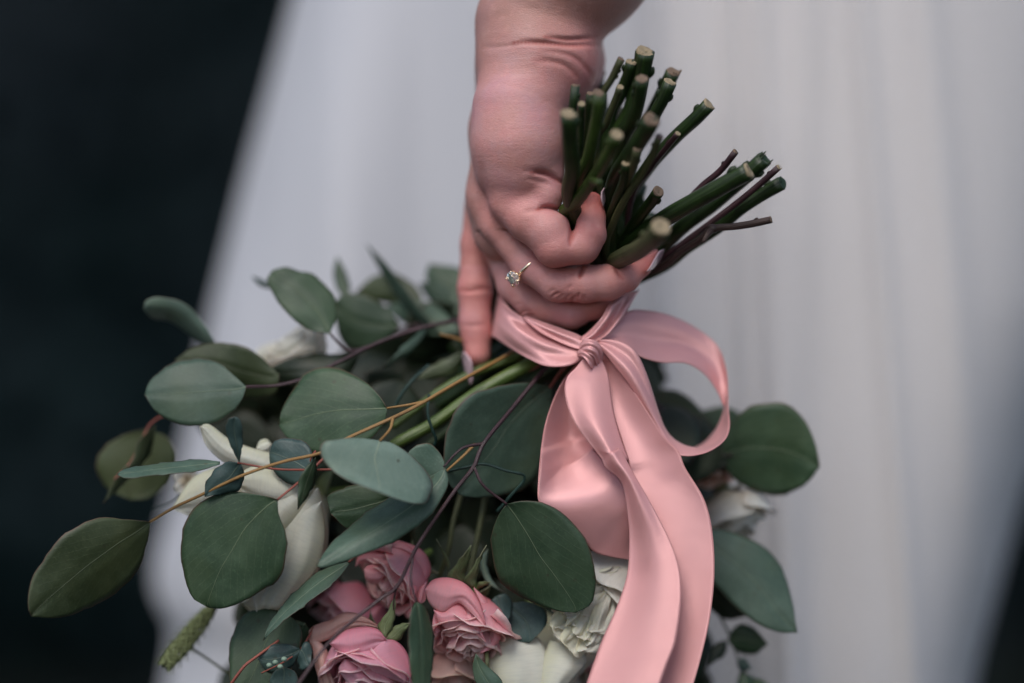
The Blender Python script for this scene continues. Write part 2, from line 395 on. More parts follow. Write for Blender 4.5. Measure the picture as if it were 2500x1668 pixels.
# ------------------------------------------------------------------ hand: implicit surface
H = 0.0006
lo = np.array([-0.040, -0.045, 0.768]); hi = np.array([0.082, 0.090, 1.06])
dims = np.ceil((hi - lo) / H).astype(int) + 1
gx = (lo[0] + H * np.arange(dims[0])).astype(np.float32); gy = (lo[1] + H * np.arange(dims[1])).astype(np.float32); gz = (lo[2] + H * np.arange(dims[2])).astype(np.float32)
def smin(a, b, k):
    h = np.clip(.5 + .5 * (b - a) / k, 0, 1); return b * (1 - h) + a * h - k * h * (1 - h)
def field(chain, k=.004, F=None, sy=1.0):     # chain: list of (point3, radius)
    if F is None: F = np.full(dims, .02, np.float32)
    for (a, ra), (b, rb) in zip(chain, chain[1:]):
        m = max(ra, rb) + .012
        i0 = np.maximum(((np.minimum(a, b) - m - lo) / H).astype(int), 0); i1 = np.minimum(((np.maximum(a, b) + m - lo) / H).astype(int) + 2, dims)
        if (i1 <= i0).any(): continue
        X = gx[i0[0]:i1[0], None, None]; Y = gy[None, i0[1]:i1[1], None]; Z = gz[None, None, i0[2]:i1[2]]
        d = (b - a); L2 = float(d @ d) + 1e-12
        t = np.clip(((X - a[0]) * d[0] + (Y - a[1]) * d[1] + (Z - a[2]) * d[2]) / L2, 0, 1)
        q = np.sqrt((X - a[0] - t * d[0]) ** 2 + ((Y - a[1] - t * d[1]) / sy) ** 2 + (Z - a[2] - t * d[2]) ** 2) - (ra + (rb - ra) * t)
        s = (slice(i0[0], i1[0]), slice(i0[1], i1[1]), slice(i0[2], i1[2]))
        F[s] = smin(F[s], q.astype(np.float32), k)
    return F
YO = .02
def c2(*pts): return [(P(*tz2((x, y)), Y + YO), r / 2.8514 * S) for x, y, Y, r in pts]
def cv(*pts): return [(P(x * K, y * K, Y + YO), r * K * S) for x, y, Y, r in pts]
palm = field(cv((1340, -420, .01, 225), (1305, -110, .008, 208), (1234, 55, .006, 138)), .006)
palm = field(cv((1232, 60, .006, 139), (1234, 130, .004, 144)), .007, palm)
palm = field(cv((1228, 150, -.002, 128), (1190, 250, -.010, 99), (1190, 330, -.012, 104), (1192, 385, -.010, 102)), .007, palm)
palm = field(cv((1186, 160, .020, 88), (1164, 300, .014, 81), (1150, 450, .012, 73), (1156, 530, .012, 74)), .010, palm)
palm = field(cv((1215, 150, .02, 110), (1292, 150, .024, 92), (1300, 210, .030, 66)), .008, palm)      # base of thumb
palm = field(cv((1180, 200, .035, 88), (1165, 330, .034, 78), (1150, 440, .030, 66)), .010, palm)      # index side of the palm
palm = field(c2((790, 120, -.016, 128), (700, 130, -.010, 150)), .005, palm)
palm = field(c2((800, 222, -.018, 130), (660, 260, -.012, 150)), .003, palm)
thumb = field(cv((1290, 200, .034, 80), (1350, 320, .050, 52), (1410, 430, .052, 46), (1445, 520, .046, 40), (1462, 560, .040, 34)), .004)
pinky = field(c2((560, 270, -.014, 150), (690, 390, -.018, 150), (815, 470, -.020, 156), (868, 566, -.021, 146)), .003)
pinky = field(c2((872, 585, -.021, 138), (1060, 578, -.021, 118), (1112, 500, -.021, 113)), .0022, pinky)
pinky = field(c2((1115, 480, -.021, 108), (1118, 380, -.019, 100), (1122, 282, -.016, 88)), .002, pinky)
ring_ = field(c2((400, 250, .004, 125), (480, 430, -.002, 126), (690, 700, -.006, 122), (880, 838, -.010, 122)), .003)
ring_ = field(c2((890, 840, -.010, 122), (1080, 838, -.012, 128), (1240, 822, -.012, 126)), .0022, ring_)
ring_ = field(c2((1235, 835, -.012, 112), (1370, 800, -.012, 84), (1470, 715, -.009, 64), (1552, 625, -.006, 42)), .003, ring_)
mid_ = field(c2((400, 330, .022, 125), (495, 600, .018, 122), (592, 850, .013, 122), (720, 985, .008, 118)), .003)
mid_ = field(c2((725, 992, .008, 116), (980, 1030, .004, 115), (1150, 975, .004, 104)), .003, mid_)
mid_ = field(c2((1150, 970, .004, 102), (1270, 880, .012, 88), (1350, 800, .022, 78)), .003, mid_)
idx_ = field(c2((350, 300, .032, 118), (325, 560, .030, 113), (312, 860, .028, 122)), .003)
idx_ = field(c2((312, 880, .028, 121), (312, 1100, .027, 108), (322, 1180, .027, 104), (332, 1325, .025, 92)), .003, idx_)
inner = field(c2((700, 640, -.006, 90), (900, 715, -.004, 82), (1050, 720, .0, 70)), .003)
F = smin(palm, pinky, .0045); F = smin(F, inner, .0015)
F = smin(F, thumb, .005)
G2 = smin(ring_, mid_, .0009); G2 = smin(G2, idx_, .0014)
# fingers blend broadly with the palm only near the knuckles
zz = gz[None, None, :]
kk = np.where(zz > P(0, 560)[2], .006, .0011).astype(np.float32)
F = smin(F, G2, kk)
del palm, pinky, thumb, ring_, mid_, idx_, G2
# creases and knuckle wrinkles, carved into the front of the surface
GX = np.broadcast_to(gx[:, None], (dims[0], dims[2])); GZ = np.broadcast_to(gz[None, :], (dims[0], dims[2]))
creases = []
def crease(pts, wid, dep, yc, ys=.012):
    creases.append((pts, wid, dep, yc, ys))
def apply_creases(F):
    for pts, wid, dep, yc, ys in creases:
        q = resample([P(u, v, yc) for u, v in pts], 26)
        X0 = q[:, 0].min() - 4 * wid; X1 = q[:, 0].max() + 4 * wid; Z_0 = q[:, 2].min() - 4 * wid; Z_1 = q[:, 2].max() + 4 * wid
        i0 = max(int((X0 - lo[0]) / H), 0); i1 = min(int((X1 - lo[0]) / H) + 2, dims[0]); k0 = max(int((Z_0 - lo[2]) / H), 0); k1 = min(int((Z_1 - lo[2]) / H) + 2, dims[2])
        gX = GX[i0:i1, k0:k1]; gZ = GZ[i0:i1, k0:k1]
        s = np.linspace(-1, 1, len(q)); best = np.full(gX.shape, 1.0, np.float32); prof = np.zeros(gX.shape, np.float32)
        for i in range(len(q) - 1):
            a = q[i][[0, 2]]; d = q[i + 1][[0, 2]] - a; L2 = d @ d + 1e-12
            t = np.clip(((gX - a[0]) * d[0] + (gZ - a[1]) * d[1]) / L2, 0, 1)
            dd = np.hypot(gX - a[0] - t * d[0], gZ - a[1] - t * d[1]); mm = dd < best
            best = np.where(mm, dd, best); prof = np.where(mm, 1 - abs(s[i]) ** 2.5, prof)
        amp = dep * prof * np.exp(-(best / wid) ** 2)
        wy = np.exp(-((gy - yc) / ys) ** 2)
        F[i0:i1, :, k0:k1] += amp[:, None, :] * wy[None, :, None]
def z2l(*p): return [tz2(q) for q in p]
def vl(*p): return [tV(q) for q in p]
crease(z2l((700, 60), (800, 68), (870, 100), (945, 140)), .0011, .0022, -.008)
crease(z2l((650, 100), (750, 120), (850, 150)), .0012, .0006, -.008)
crease(z2l((740, 318), (820, 300), (900, 318), (960, 350)), .0011, .0030, -.010)
crease(z2l((640, 330), (700, 330), (760, 315)), .0012, .0008, -.010)
crease(z2l((1008, 380), (990, 470), (975, 560)), .0011, .0032, -.012)
crease(z2l((1120, 400), (1155, 425), (1180, 450)), .0010, .0007, -.012)
crease(z2l((1075, 700), (1055, 755), (1040, 790)), .0010, .0026, -.002)
crease(z2l((1290, 720), (1318, 765), (1345, 800)), .0009, .0018, -.004)
for i, (a, b) in enumerate((((845, 930), (905, 895)), ((880, 950), (945, 905)), ((930, 965), (985, 905)), ((985, 975), (1010, 920)), ((960, 880), (990, 850)), ((820, 905), (880, 870)), ((1030, 960), (1040, 900)), ((1075, 960), (1080, 915)))):
    crease(z2l(a, ((a[0] + b[0]) / 2 - 6, (a[1] + b[1]) / 2 - 4), b), .00065, .0010 if i % 3 == 0 else .0006, .002)
for i, (a, b) in enumerate((((590, 1030), (680, 1000)), ((610, 1055), (700, 1020)), ((650, 1080), (720, 1045)), ((680, 1100), (735, 1060)), ((580, 1000), (650, 975)))):
    crease(z2l(a, ((a[0] + b[0]) / 2 - 4, (a[1] + b[1]) / 2 - 8), b), .0008, .0012 if i in (1, 2) else .0007, .018)
crease(z2l((190, 875), (280, 885), (380, 872), (440, 885)), .0010, .0013, .040)
crease(z2l((200, 850), (300, 856), (400, 852)), .0008, .0006, .040)
crease(z2l((205, 1120), (300, 1130), (400, 1118)), .0009, .0005, .040)
crease(z2l((1090, 1110), (1120, 1090), (1130, 1060)), .0006, .0006, .012)
crease(vl((1180, 97), (1240, 98), (1300, 101), (1350, 95), (1375, 90)), .0013, .0021, -.008, .02)
crease(vl((1250, 84), (1300, 88), (1350, 80), (1372, 72)), .0011, .0018, -.008, .02)
crease(vl((1095, 100), (1150, 104), (1200, 100)), .0012, .0007, -.008, .02)
crease(vl((1240, 118), (1310, 130), (1350, 160), (1368, 185)), .0014, .0009, .0, .02)
crease(vl((1225, 142), (1290, 150), (1330, 180)), .0014, .0009, .0, .02)
crease(vl((1190, 395), (1240, 392), (1290, 405)), .0014, .0006, -.010)
crease(vl((1115, 470), (1132, 520), (1170, 570)), .0022, .0004, .008)
crease(vl((1102, 300), (1104, 380), (1122, 470)), .0022, .0008, .004, .02)
for k in range(7):
    y = 110 + k * 9 + rng.rand() * 4
    crease(vl((1100 + 20 * rng.rand(), y), (1160, y + 3), (1230 + 30 * rng.rand(), y + 2)), .0008, .00025, -.01, .02)
apply_creases(F)

def surface_nets(F):
    ins = F < 0
    n0, n1, n2 = F.shape
    cs = np.zeros((n0 - 1, n1 - 1, n2 - 1), np.int8)
    for a in (0, 1):
        for b in (0, 1):
            for c in (0, 1): cs += ins[a:n0 - 1 + a, b:n1 - 1 + b, c:n2 - 1 + c]
    act = (cs > 0) & (cs < 8); ijk = np.argwhere(act)
    idm = np.full(act.shape, -1, np.int32); idm[act] = np.arange(len(ijk))
    acc = np.zeros((len(ijk), 3)); cnt = np.zeros(len(ijk))
    cor = [(a, b, c) for a in (0, 1) for b in (0, 1) for c in (0, 1)]
    for p in cor:
        for ax in range(3):
            if p[ax]: continue
            q = list(p); q[ax] = 1
            i = ijk + p; j = ijk + q
            fa = F[i[:, 0], i[:, 1], i[:, 2]]; fb = F[j[:, 0], j[:, 1], j[:, 2]]
            m = (fa < 0) != (fb < 0); t = fa[m] / (fa[m] - fb[m])
            pos = np.array(p, float) + np.outer(t, np.array(q) - np.array(p))
            acc[m] += pos; cnt[m] += 1
    V_ = ijk + acc / cnt[:, None]
    faces = []
    for ax in range(3):
        s0 = [slice(None)] * 3; s1 = [slice(None)] * 3; s0[ax] = slice(0, -1); s1[ax] = slice(1, None)
        a = ins[tuple(s0)]; b = ins[tuple(s1)]; e = np.argwhere(a != b); sg = a[tuple(e.T)]
        o1, o2 = [k for k in range(3) if k != ax]
        ok = (e[:, o1] > 0) & (e[:, o2] > 0) & (e[:, o1] < F.shape[o1] - 1) & (e[:, o2] < F.shape[o2] - 1)
        e = e[ok]; sg = sg[ok]
        def g(d1, d2):
            c = e.copy(); c[:, o1] -= d1; c[:, o2] -= d2; return idm[c[:, 0], c[:, 1], c[:, 2]]
        q = np.stack([g(1, 1), g(0, 1), g(0, 0), g(1, 0)], 1)
        fl = sg if ax != 1 else ~sg
        q = np.where(fl[:, None], q, q[:, ::-1]); faces.append(q)
    return V_, np.vstack(faces)
F[0] = F[-1] = .01; F[:, 0] = F[:, -1] = .01; F[:, :, 0] = F[:, :, -1] = .01
hvt, hfc = surface_nets(F)
hvt = lo + hvt * H
keep = (hfc >= 0).all(1); hfc = hfc[keep]
# light relaxation so that the voxel steps vanish
E = np.vstack([hfc[:, [0, 1]], hfc[:, [1, 2]], hfc[:, [2, 3]], hfc[:, [3, 0]]])
for it in range(2):
    a = np.zeros_like(hvt); c = np.zeros(len(hvt))
    for k in range(3):
        a[:, k] = np.bincount(E[:, 0], hvt[E[:, 1], k], len(hvt)) + np.bincount(E[:, 1], hvt[E[:, 0], k], len(hvt))
    c = np.bincount(E[:, 0], minlength=len(hvt)) + np.bincount(E[:, 1], minlength=len(hvt))
    hvt = hvt * .45 + .55 * a / np.maximum(c, 1)[:, None]

person = thing('person', 'person in a white gown holding the bouquet, forearm and hand hanging down', 'person', V(1230, -300, .05))
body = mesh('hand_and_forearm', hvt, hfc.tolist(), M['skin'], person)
bl = np.zeros(len(hvt))
def blob(x, y, Y, r, a):
    global bl
    c = P(*tz2((x, y)), Y + YO); d = np.linalg.norm(hvt - c, axis=1); bl = np.maximum(bl, a * np.exp(-(d / r) ** 2))
for b_ in ((1120, 280, -.018, .014, .9), (1120, 480, -.02, .013, .65), (1040, 600, -.02, .010, .5), (880, 620, -.02, .014, .6), (700, 380, -.015, .015, .45), (800, 470, -.036, .007, .2), (1500, 680, -.01, .013, .7), (1330, 780, -.014, .010, .5), (1000, 850, -.01, .014, .5), (700, 1050, .01, .014, .5),
           (320, 1300, .03, .02, .6), (320, 900, .03, .018, .55), (330, 600, .03, .018, .55), (1150, 1000, .0, .014, .45), (880, 1060, .0, .014, .3), (480, 300, -.01, .02, .3), (600, 700, 0, .016, .25)): blob(*b_)
for x, y, r, a in ((1360, 160, .022, .65), (1300, 100, .012, .45), (1250, 380, .015, .3)): 
    c = V(x, y, .015); bl = np.maximum(bl, a * np.exp(-(np.linalg.norm(hvt - c, axis=1) / r) ** 2))
at = body.data.attributes.new('blush', 'FLOAT', 'POINT'); at.data.foreach_set('value', bl.astype(np.float32))
tn = np.clip((hvt[:, 2] - P(0, 200)[2]) / (P(0, 40)[2] - P(0, 200)[2]), 0, 1) * .6  # browner towards the forearm and along the back of the hand
xs = (hvt[:, 0] - P(1148, 0)[0]) / .006; dz = np.clip((hvt[:, 1] - .006) / .012, 0, 1) * np.clip(1.6 - xs * .5, 0, 1) * (hvt[:, 2] > P(0, 640)[2])
tn = np.maximum(tn, dz * .55); at = body.data.attributes.new('tan', 'FLOAT', 'POINT'); at.data.foreach_set('value', tn.astype(np.float32))
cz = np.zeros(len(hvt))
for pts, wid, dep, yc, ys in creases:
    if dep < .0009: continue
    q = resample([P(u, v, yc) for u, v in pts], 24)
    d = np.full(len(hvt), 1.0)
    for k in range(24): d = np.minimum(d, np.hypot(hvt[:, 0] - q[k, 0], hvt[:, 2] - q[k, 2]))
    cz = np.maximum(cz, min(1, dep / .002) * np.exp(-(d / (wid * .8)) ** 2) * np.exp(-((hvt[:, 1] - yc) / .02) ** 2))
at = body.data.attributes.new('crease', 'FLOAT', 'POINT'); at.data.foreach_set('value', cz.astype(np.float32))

# fingernails: curved plates
def loft(A, B, n=24, m=9, th=.0004, cup=0.0, cupf=None, lin=False):
    a = resample(A, n); b = resample(B, n); G = np.zeros((n, m, 3))
    for j in range(m):
        s = j / (m - 1); q = a * (1 - s) + b * s
        for i in range(n):
            t = i / (n - 1); dy = cup * 4 * s * (1 - s)
            if cupf: dy += cupf(s, t)
            G[i, j] = P(q[i, 0], q[i, 1], q[i, 2] + dy)
    return G
def uvs(G):
    n, m, _ = G.shape
    c = G[:, m // 2]; Lt = np.concatenate([[0], np.cumsum(np.linalg.norm(np.diff(c, axis=0), axis=1))]) * 1000
    u = []; u2 = []
    for i in range(n):
        row = np.concatenate([[0], np.cumsum(np.linalg.norm(np.diff(G[i], axis=0), axis=1))]) * 1000; row = row - row[m // 2]
        for j in range(m): u.append((j / (m - 1), i / (n - 1))); u2.append((row[j], Lt[i]))
    return u * 2, u2 * 2
def sheet_obj(name, G, th, mt, parent):
    v, f = sheet(G, th); u, u2 = uvs(G); return mesh(name, v, f, mt, parent, uv=u, uv2=u2)
def nail(A, B, cup): 
    G = loft([tz2(p[:2]) + (p[2] + YO,) for p in A], [tz2(p[:2]) + (p[2] + YO,) for p in B], 14, 7, cup=cup)
    return sheet_obj('fingernail', G, .0006, M['nail'], person)
nail([(1195, 190, -.021), (1200, 170, -.021), (1207, 166, -.020), (1212, 172, -.019)][::-1] and [(1212, 168, -.022), (1193, 200, -.024), (1192, 250, -.025), (1206, 295, -.023)], [(1212, 168, -.020), (1226, 200, -.014), (1226, 250, -.014), (1208, 300, -.018)], -.001)
nail([(1628, 598, -.008), (1600, 605, -.010), (1570, 650, -.013), (1535, 715, -.016), (1508, 752, -.016)], [(1628, 598, -.006), (1622, 630, -.004), (1590, 690, -.004), (1545, 735, -.006), (1508, 752, -.010)], -.001)
nail([(282, 1536, .020), (255, 1480, .020), (235, 1400, .021), (224, 1340, .023), (232, 1308, .022)], [(282, 1536, .018), (300, 1490, .016), (298, 1430, .013), (280, 1360, .012), (236, 1308, .016)], -.001)

# ------------------------------------------------------------------ dress
def lerp_tab(tab, v): return np.interp(v, [t[0] for t in tab], [t[1] for t in tab])
LT = [(-400, 735), (0, 636), (350, 548), (700, 468), (1000, 408), (1200, 368), (1330, 334), (1400, 328), (1450, 345), (1500, 372), (1560, 372), (1700, 350), (3500, 150)]
RT = [(-400, 2640), (0, 2590), (700, 2450), (1000, 2345), (1200, 2285), (1568, 2195), (3500, 1870)]
FR = np.random.RandomState(17)
FOLDS = [(FR.uniform(-.26, .27), FR.uniform(.008, .032), FR.choice([-1, 1]) * FR.uniform(.004, .0105), FR.uniform(-.06, .10), FR.uniform(.5, 1.2), FR.uniform(.2, .6)) for _ in range(26)]
def foldf(x, z):
    f = .006 * math.sin(16 * x + 1.2 + z) + .004 * math.sin(27 * x - 2 * z)
    for c_, w_, a_, sl, zc, zw in FOLDS:
        f += a_ * math.exp(-((x - c_ * (1 + .5 * (1 - z)) - sl * (1 - z)) / w_) ** 2) * math.exp(-((z - zc) / zw) ** 2)
    return f
def dress_y(s, x, z):
    e = max(1e-4, 1 - abs(2 * s - 1) ** 7)
    return .24 + (1 - math.sqrt(e)) * .16 + foldf(x, z)
nr, ncn = 120, 240
G = np.zeros((nr, ncn, 3)); yd = .24
f0 = (D + yd) / D
for i in range(nr):
    z = 1.25 - (1.25 - .03) * i / (nr - 1)
    vpx = ((Z0 - z) / (S * f0) + 834) / K
    xl = (lerp_tab(LT, vpx) * K - 1250) * S * f0; xr = (lerp_tab(RT, vpx) * K - 1250) * S * f0
    for j in range(ncn):
        s = .5 - .5 * math.cos(math.pi * j / (ncn - 1)); x = xl + (xr - xl) * s
        y = dress_y(s, x, z); G[i, j] = (x * (1 + .72 * (y - yd) / (D + yd)), y, z)
v, f = sheet(G, .0012)
dress = mesh('dress', v, f, M['dress'], person)
G = np.zeros((nr, 130, 3))
for i in range(nr):
    z = 1.25 - (1.25 - .05) * i / (nr - 1)
    vpx = ((Z0 - z) / (S * f0) + 834) / K
    xl = ((1480 + .035 * vpx) * K - 1250) * S * f0; xr = (lerp_tab(RT, vpx) * K - 1250) * S * f0 + .004
    for j in range(130):
        s = j / 129; x = xl + (xr - xl) * s
        e = 1 - abs(2 * (.5 + .5 * s) - 1) ** 7
        ridge = sum(a * math.exp(-((x - c - (1 - z) * k) / wd) ** 2) for a, c, k, wd in ((.010, .075, .03, .006), (.008, .118, .05, .004), (.012, .135, .04, .010), (.008, .19, .08, .006), (.007, .225, .1, .01), (.009, .16, -.02, .012)))
        y = .195 + (1 - math.sqrt(max(e, 1e-4))) * .16 + 1.1 * foldf(x * 1.35 + .2, z) - ridge * .9 + .006 * (1 - s)
        G[i, j] = (x * (D + y) / (D + .195), y, z)
v, f = sheet(G, .0004)
mesh('tulle_layer', v, f, M['tulle'], dress)

# ------------------------------------------------------------------ engagement ring
C = P(*tz2((690, 728)), -.0062 + YO)
axd = P(*tz2((880, 860)), -.0085 + YO) - P(*tz2((560, 500)), -.0035 + YO); axd /= np.linalg.norm(axd)
gdir = P(*tz2((600, 812)), 0) - P(*tz2((690, 728)), 0); gdir /= np.linalg.norm(gdir); gdir = gdir * .74 + np.array([0, -.67, 0])
gdir -= axd * gdir.dot(axd); gdir /= np.linalg.norm(gdir); bdir = np.cross(axd, gdir)
rg = thing('engagement_ring', 'thin gold engagement ring with a round clear stone on the ring finger', 'ring', C)
RR = .0084
mb = MB(); pts = [C + RR * (math.cos(a) * gdir + math.sin(a) * bdir) for a in np.linspace(0, 2 * math.pi, 49)]
mb.tube(pts, [.00085] * 49, n=72, sides=10, cap=False); mb.build('band', M['gold'], rg)
gc = C + gdir * (RR + .0038); GR = .0037
def gp(r, a, h): return gc + r * (math.cos(a) * axd + math.sin(a) * bdir) + gdir * h
mb = MB()
for k in range(4):
    a = math.pi / 4 + k * math.pi / 2
    mb.tube([C + gdir * (RR + .0002) + (gp(.0006, a, 0) - gc), gp(.0022, a, -.0022), gp(GR + .0003, a, 0), gp(GR + .0001, a, .0010), gp(GR - .0008, a, .0014)], [.0004, .0004, .00038, .00038, .0003], n=16, sides=8)
    mb.ball(gp(GR - .0006, a, .0013), .00052, 5)
mb.tube([gp(.0019, a, -.0020) for a in np.linspace(0, 2 * math.pi, 17)], [.0003] * 17, n=32, sides=6, cap=False)
mb.build('prong_setting', M['gold'], rg)
gv = [gp(.0019, k * math.pi / 4, .0012) for k in range(8)] + [gp(GR * .93, (k + .5) * math.pi / 4, .0006) for k in range(8)] + [gp(GR, k * math.pi / 8, .0001) for k in range(16)] + [gp(GR, k * math.pi / 8, -.0002) for k in range(16)] + [gp(.0000, 0, -.0027)]
gf = [tuple(range(8))]
for k in range(8):
    k1 = (k + 1) % 8; gf += [(k, 8 + k, k1)]
    km = (k - 1) % 8; gf += [(k, 16 + 2 * k, 8 + k), (k, 8 + km, 16 + 2 * k)]
    gf += [(8 + k, 16 + 2 * k, 16 + 2 * k + 1), (8 + k, 16 + 2 * k + 1, 16 + (2 * k + 2) % 16)]
for k in range(16): k1 = (k + 1) % 16; gf += [(16 + k, 32 + k, 32 + k1, 16 + k1), (32 + k, 48, 32 + k1)]
mesh('gemstone', gv, gf, M['gem'], rg, smooth=False)

# ------------------------------------------------------------------ cut stems above the fist
GRIP = [P(1470, 700, .036), P(1380, 790, .050), P(1270, 880, .062), P(1130, 985, .075)]
# (label, [(x,y,depth)...] in zoom-1 pixels from the cut end down, radius, material, cut material)
ST = [
 ('short dark stem half hidden behind the base of the thumb', [(1092, 400, .045), (1085, 520, .045), (1120, 760, .04)], 24, 'stem', 'cut_dark'),
 ('olive brown stem leaning right, just left of the two thickest upright stems', [(1218, 378, .012), (1160, 500, .016), (1085, 640, .02), (1060, 900, .03)], 24, 'stem_olive', 'cut_dark'),
 ('upright stem with frayed pale green cut directly left of the tallest stem', [(1285, 395, .006), (1262, 480, .01), (1215, 600, .016), (1130, 900, .028)], 38, 'stem', 'cut'),
 ('tallest and thick dark green stem with hollow looking brown cut', [(1372, 332, .004), (1345, 480, .01), (1290, 700, .018), (1180, 1000, .028)], 60, 'stem', 'cut'),
 ('dark stem end peeking out above and behind the green one with a split cut', [(1548, 462, .014), (1500, 560, .018), (1420, 720, .024), (1290, 1000, .034)], 46, 'stem', 'cut_dark'),
 ('bright green stem with split end, second to the right of the tallest stem', [(1530, 525, .0), (1480, 640, .004), (1415, 760, .01), (1260, 1060, .026)], 42, 'stem', 'cut'),
 ('straight green stem leaning right with a notched brown cut above the thin red one', [(1778, 668, -.004), (1700, 750, 0), (1560, 880, .008), (1400, 1060, .018), (1250, 1300, .03)], 44, 'stem', 'cut'),
 ('thin reddish twig lying along the straight green stem that leans right', [(1580, 852, -.014), (1500, 950, -.006), (1400, 1080, .006), (1280, 1280, .02)], 19, 'twig_purple', 'cut'),
 ('thick blurred dark stem with brown cut pointing at the viewer in the middle', [(1415, 765, -.044), (1360, 860, -.036), (1260, 1010, -.022), (1160, 1240, .004)], 54, 'stem', 'cut_dark'),
 ('blurred upright stem with flat brownish top in front of the thick tall one', [(1350, 505, -.030), (1335, 620, -.024), (1300, 760, -.014), (1200, 1020, .008)], 40, 'stem', 'cut_dark'),
 ('slim stem with tiny beige cut left of the blurred flat topped stem', [(1212, 556, -.022), (1185, 640, -.016), (1130, 780, -.006), (1060, 1000, .012)], 22, 'stem_olive', 'cut'),
 ('bright green blurred stem running down beside the palm', [(1080, 598, -.036), (1060, 760, -.030), (1010, 1000, -.018), (940, 1250, .0)], 40, 'stem_green', 'cut_dark'),
 ('blurred thick stem with pale round cut pressed against the palm', [(886, 728, -.048), (890, 880, -.040), (905, 1080, -.026), (900, 1300, -.006)], 50, 'stem', 'cut'),
 ('small dark stem stub nestled in the fold of the palm', [(928, 545, -.020), (915, 640, -.018), (900, 800, -.012), (920, 1000, .0)], 28, 'stem', 'cut_dark'),
 ('little blurred stem with pale tip beside the thick stem against the palm', [(966, 664, -.030), (962, 760, -.024), (955, 950, -.014), (930, 1150, .0)], 22, 'stem', 'cut'),
 ('dark stub peeking between palm and bright green stem', [(1022, 598, -.016), (1010, 700, -.012), (1000, 900, -.002), (960, 1100, .01)], 24, 'stem', 'cut_dark'),
 ('blurred stem with beige cut and a cut side shoot crossing behind the little finger', [(1190, 862, -.050), (1140, 980, -.042), (1040, 1140, -.026), (930, 1290, -.010), (860, 1400, .004)], 40, 'stem_green', 'cut'),
 ('short stem with beige cut in the middle, between two thick blurred stems', [(1250, 1042, -.026), (1230, 1160, -.018), (1180, 1290, -.006), (1120, 1480, .012)], 28, 'stem', 'cut'),
 ('dull green stem with a knobbly top left of the mossy twig', [(1322, 950, -.034), (1300, 1040, -.028), (1250, 1180, -.014), (1150, 1400, .008)], 26, 'stem_olive', 'cut_dark'),
 ('mossy brown green twig curving from the middle down into the fist', [(1462, 872, -.040), (1420, 980, -.032), (1340, 1120, -.022), (1230, 1290, -.010), (1160, 1440, .002), (1120, 1560, .012)], 24, 'stem_olive', 'twig'),
 ('dark purple twig standing clear on its own above the big green stems on the right', [(1948, 968, -.006), (1850, 1090, 0), (1730, 1190, .006), (1560, 1370, .014), (1400, 1540, .026)], 21, 'twig_purple', 'cut_dark'),
 ('short dark stem with brown cut rising between fist and right hand fan of stems', [(1455, 1222, -.008), (1400, 1300, 0), (1320, 1400, .010), (1240, 1520, .022)], 37, 'stem', 'cut_dark'),
 ('thick green stem with beige cut, nearest of the stems fanning to the right', [(2030, 1092, -.020), (1850, 1190, -.014), (1600, 1330, -.004), (1420, 1440, .008), (1250, 1560, .022)], 56, 'stem', 'cut'),
 ('green stem with slanted jagged cut behind the thick one fanning right', [(2125, 1020, .006), (2000, 1130, .010), (1800, 1300, .016), (1600, 1450, .022), (1450, 1600, .032)], 52, 'stem', 'stem'),
 ('long thin brown twig with frayed pale tip reaching furthest up right', [(2222, 1068, -.004), (2120, 1160, 0), (1950, 1300, .006), (1750, 1450, .012), (1560, 1590, .02), (1420, 1700, .03)], 20, 'twig_purple', 'cut'),
 ('dark green stem with a bent joint, rightmost of the thick stems', [(2240, 1170, .004), (2120, 1240, .008), (1980, 1330, .012), (1850, 1440, .018), (1650, 1570, .026), (1480, 1700, .034)], 44, 'stem', 'stem'),
 ('forked brown twig sticking out sideways, lowest of the cut ends on the right', [(2172, 1400, -.004), (2060, 1425, -.002), (1930, 1445, 0), (1800, 1458, .002), (1720, 1530, .006), (1600, 1600, .014), (1440, 1720, .026)], 23, 'twig', 'cut_dark'),
 ('thick blurred stem with bright beige cut aimed at the viewer above the ring finger tip', [(1474, 1448, -.056), (1420, 1520, -.046), (1330, 1590, -.026), (1230, 1640, -.002), (1180, 1680, .012)], 60, 'stem_olive', 'cut'),
]
for k_, (x_, y_, d_, xe, ye) in enumerate(((1010, 760, .03, 960, 1150), (1120, 720, .028, 1010, 1200), (1180, 900, .03, 1080, 1250), (1290, 900, .03, 1150, 1350), (1270, 1120, .03, 1180, 1500), (1340, 1180, .03, 1240, 1560), (1040, 900, .03, 960, 1250), (1230, 700, .032, 1080, 1100), (1420, 1380, .03, 1300, 1600), (1150, 1010, .02, 1010, 1320))):
    ST.append(('dark stem buried in the shade in the middle of the gripped bunch', [(x_, y_, d_), ((x_ + xe) / 2, (y_ + ye) / 2, d_ + .004), (xe, ye, d_ + .01)], 42, 'stem', 'stem'))
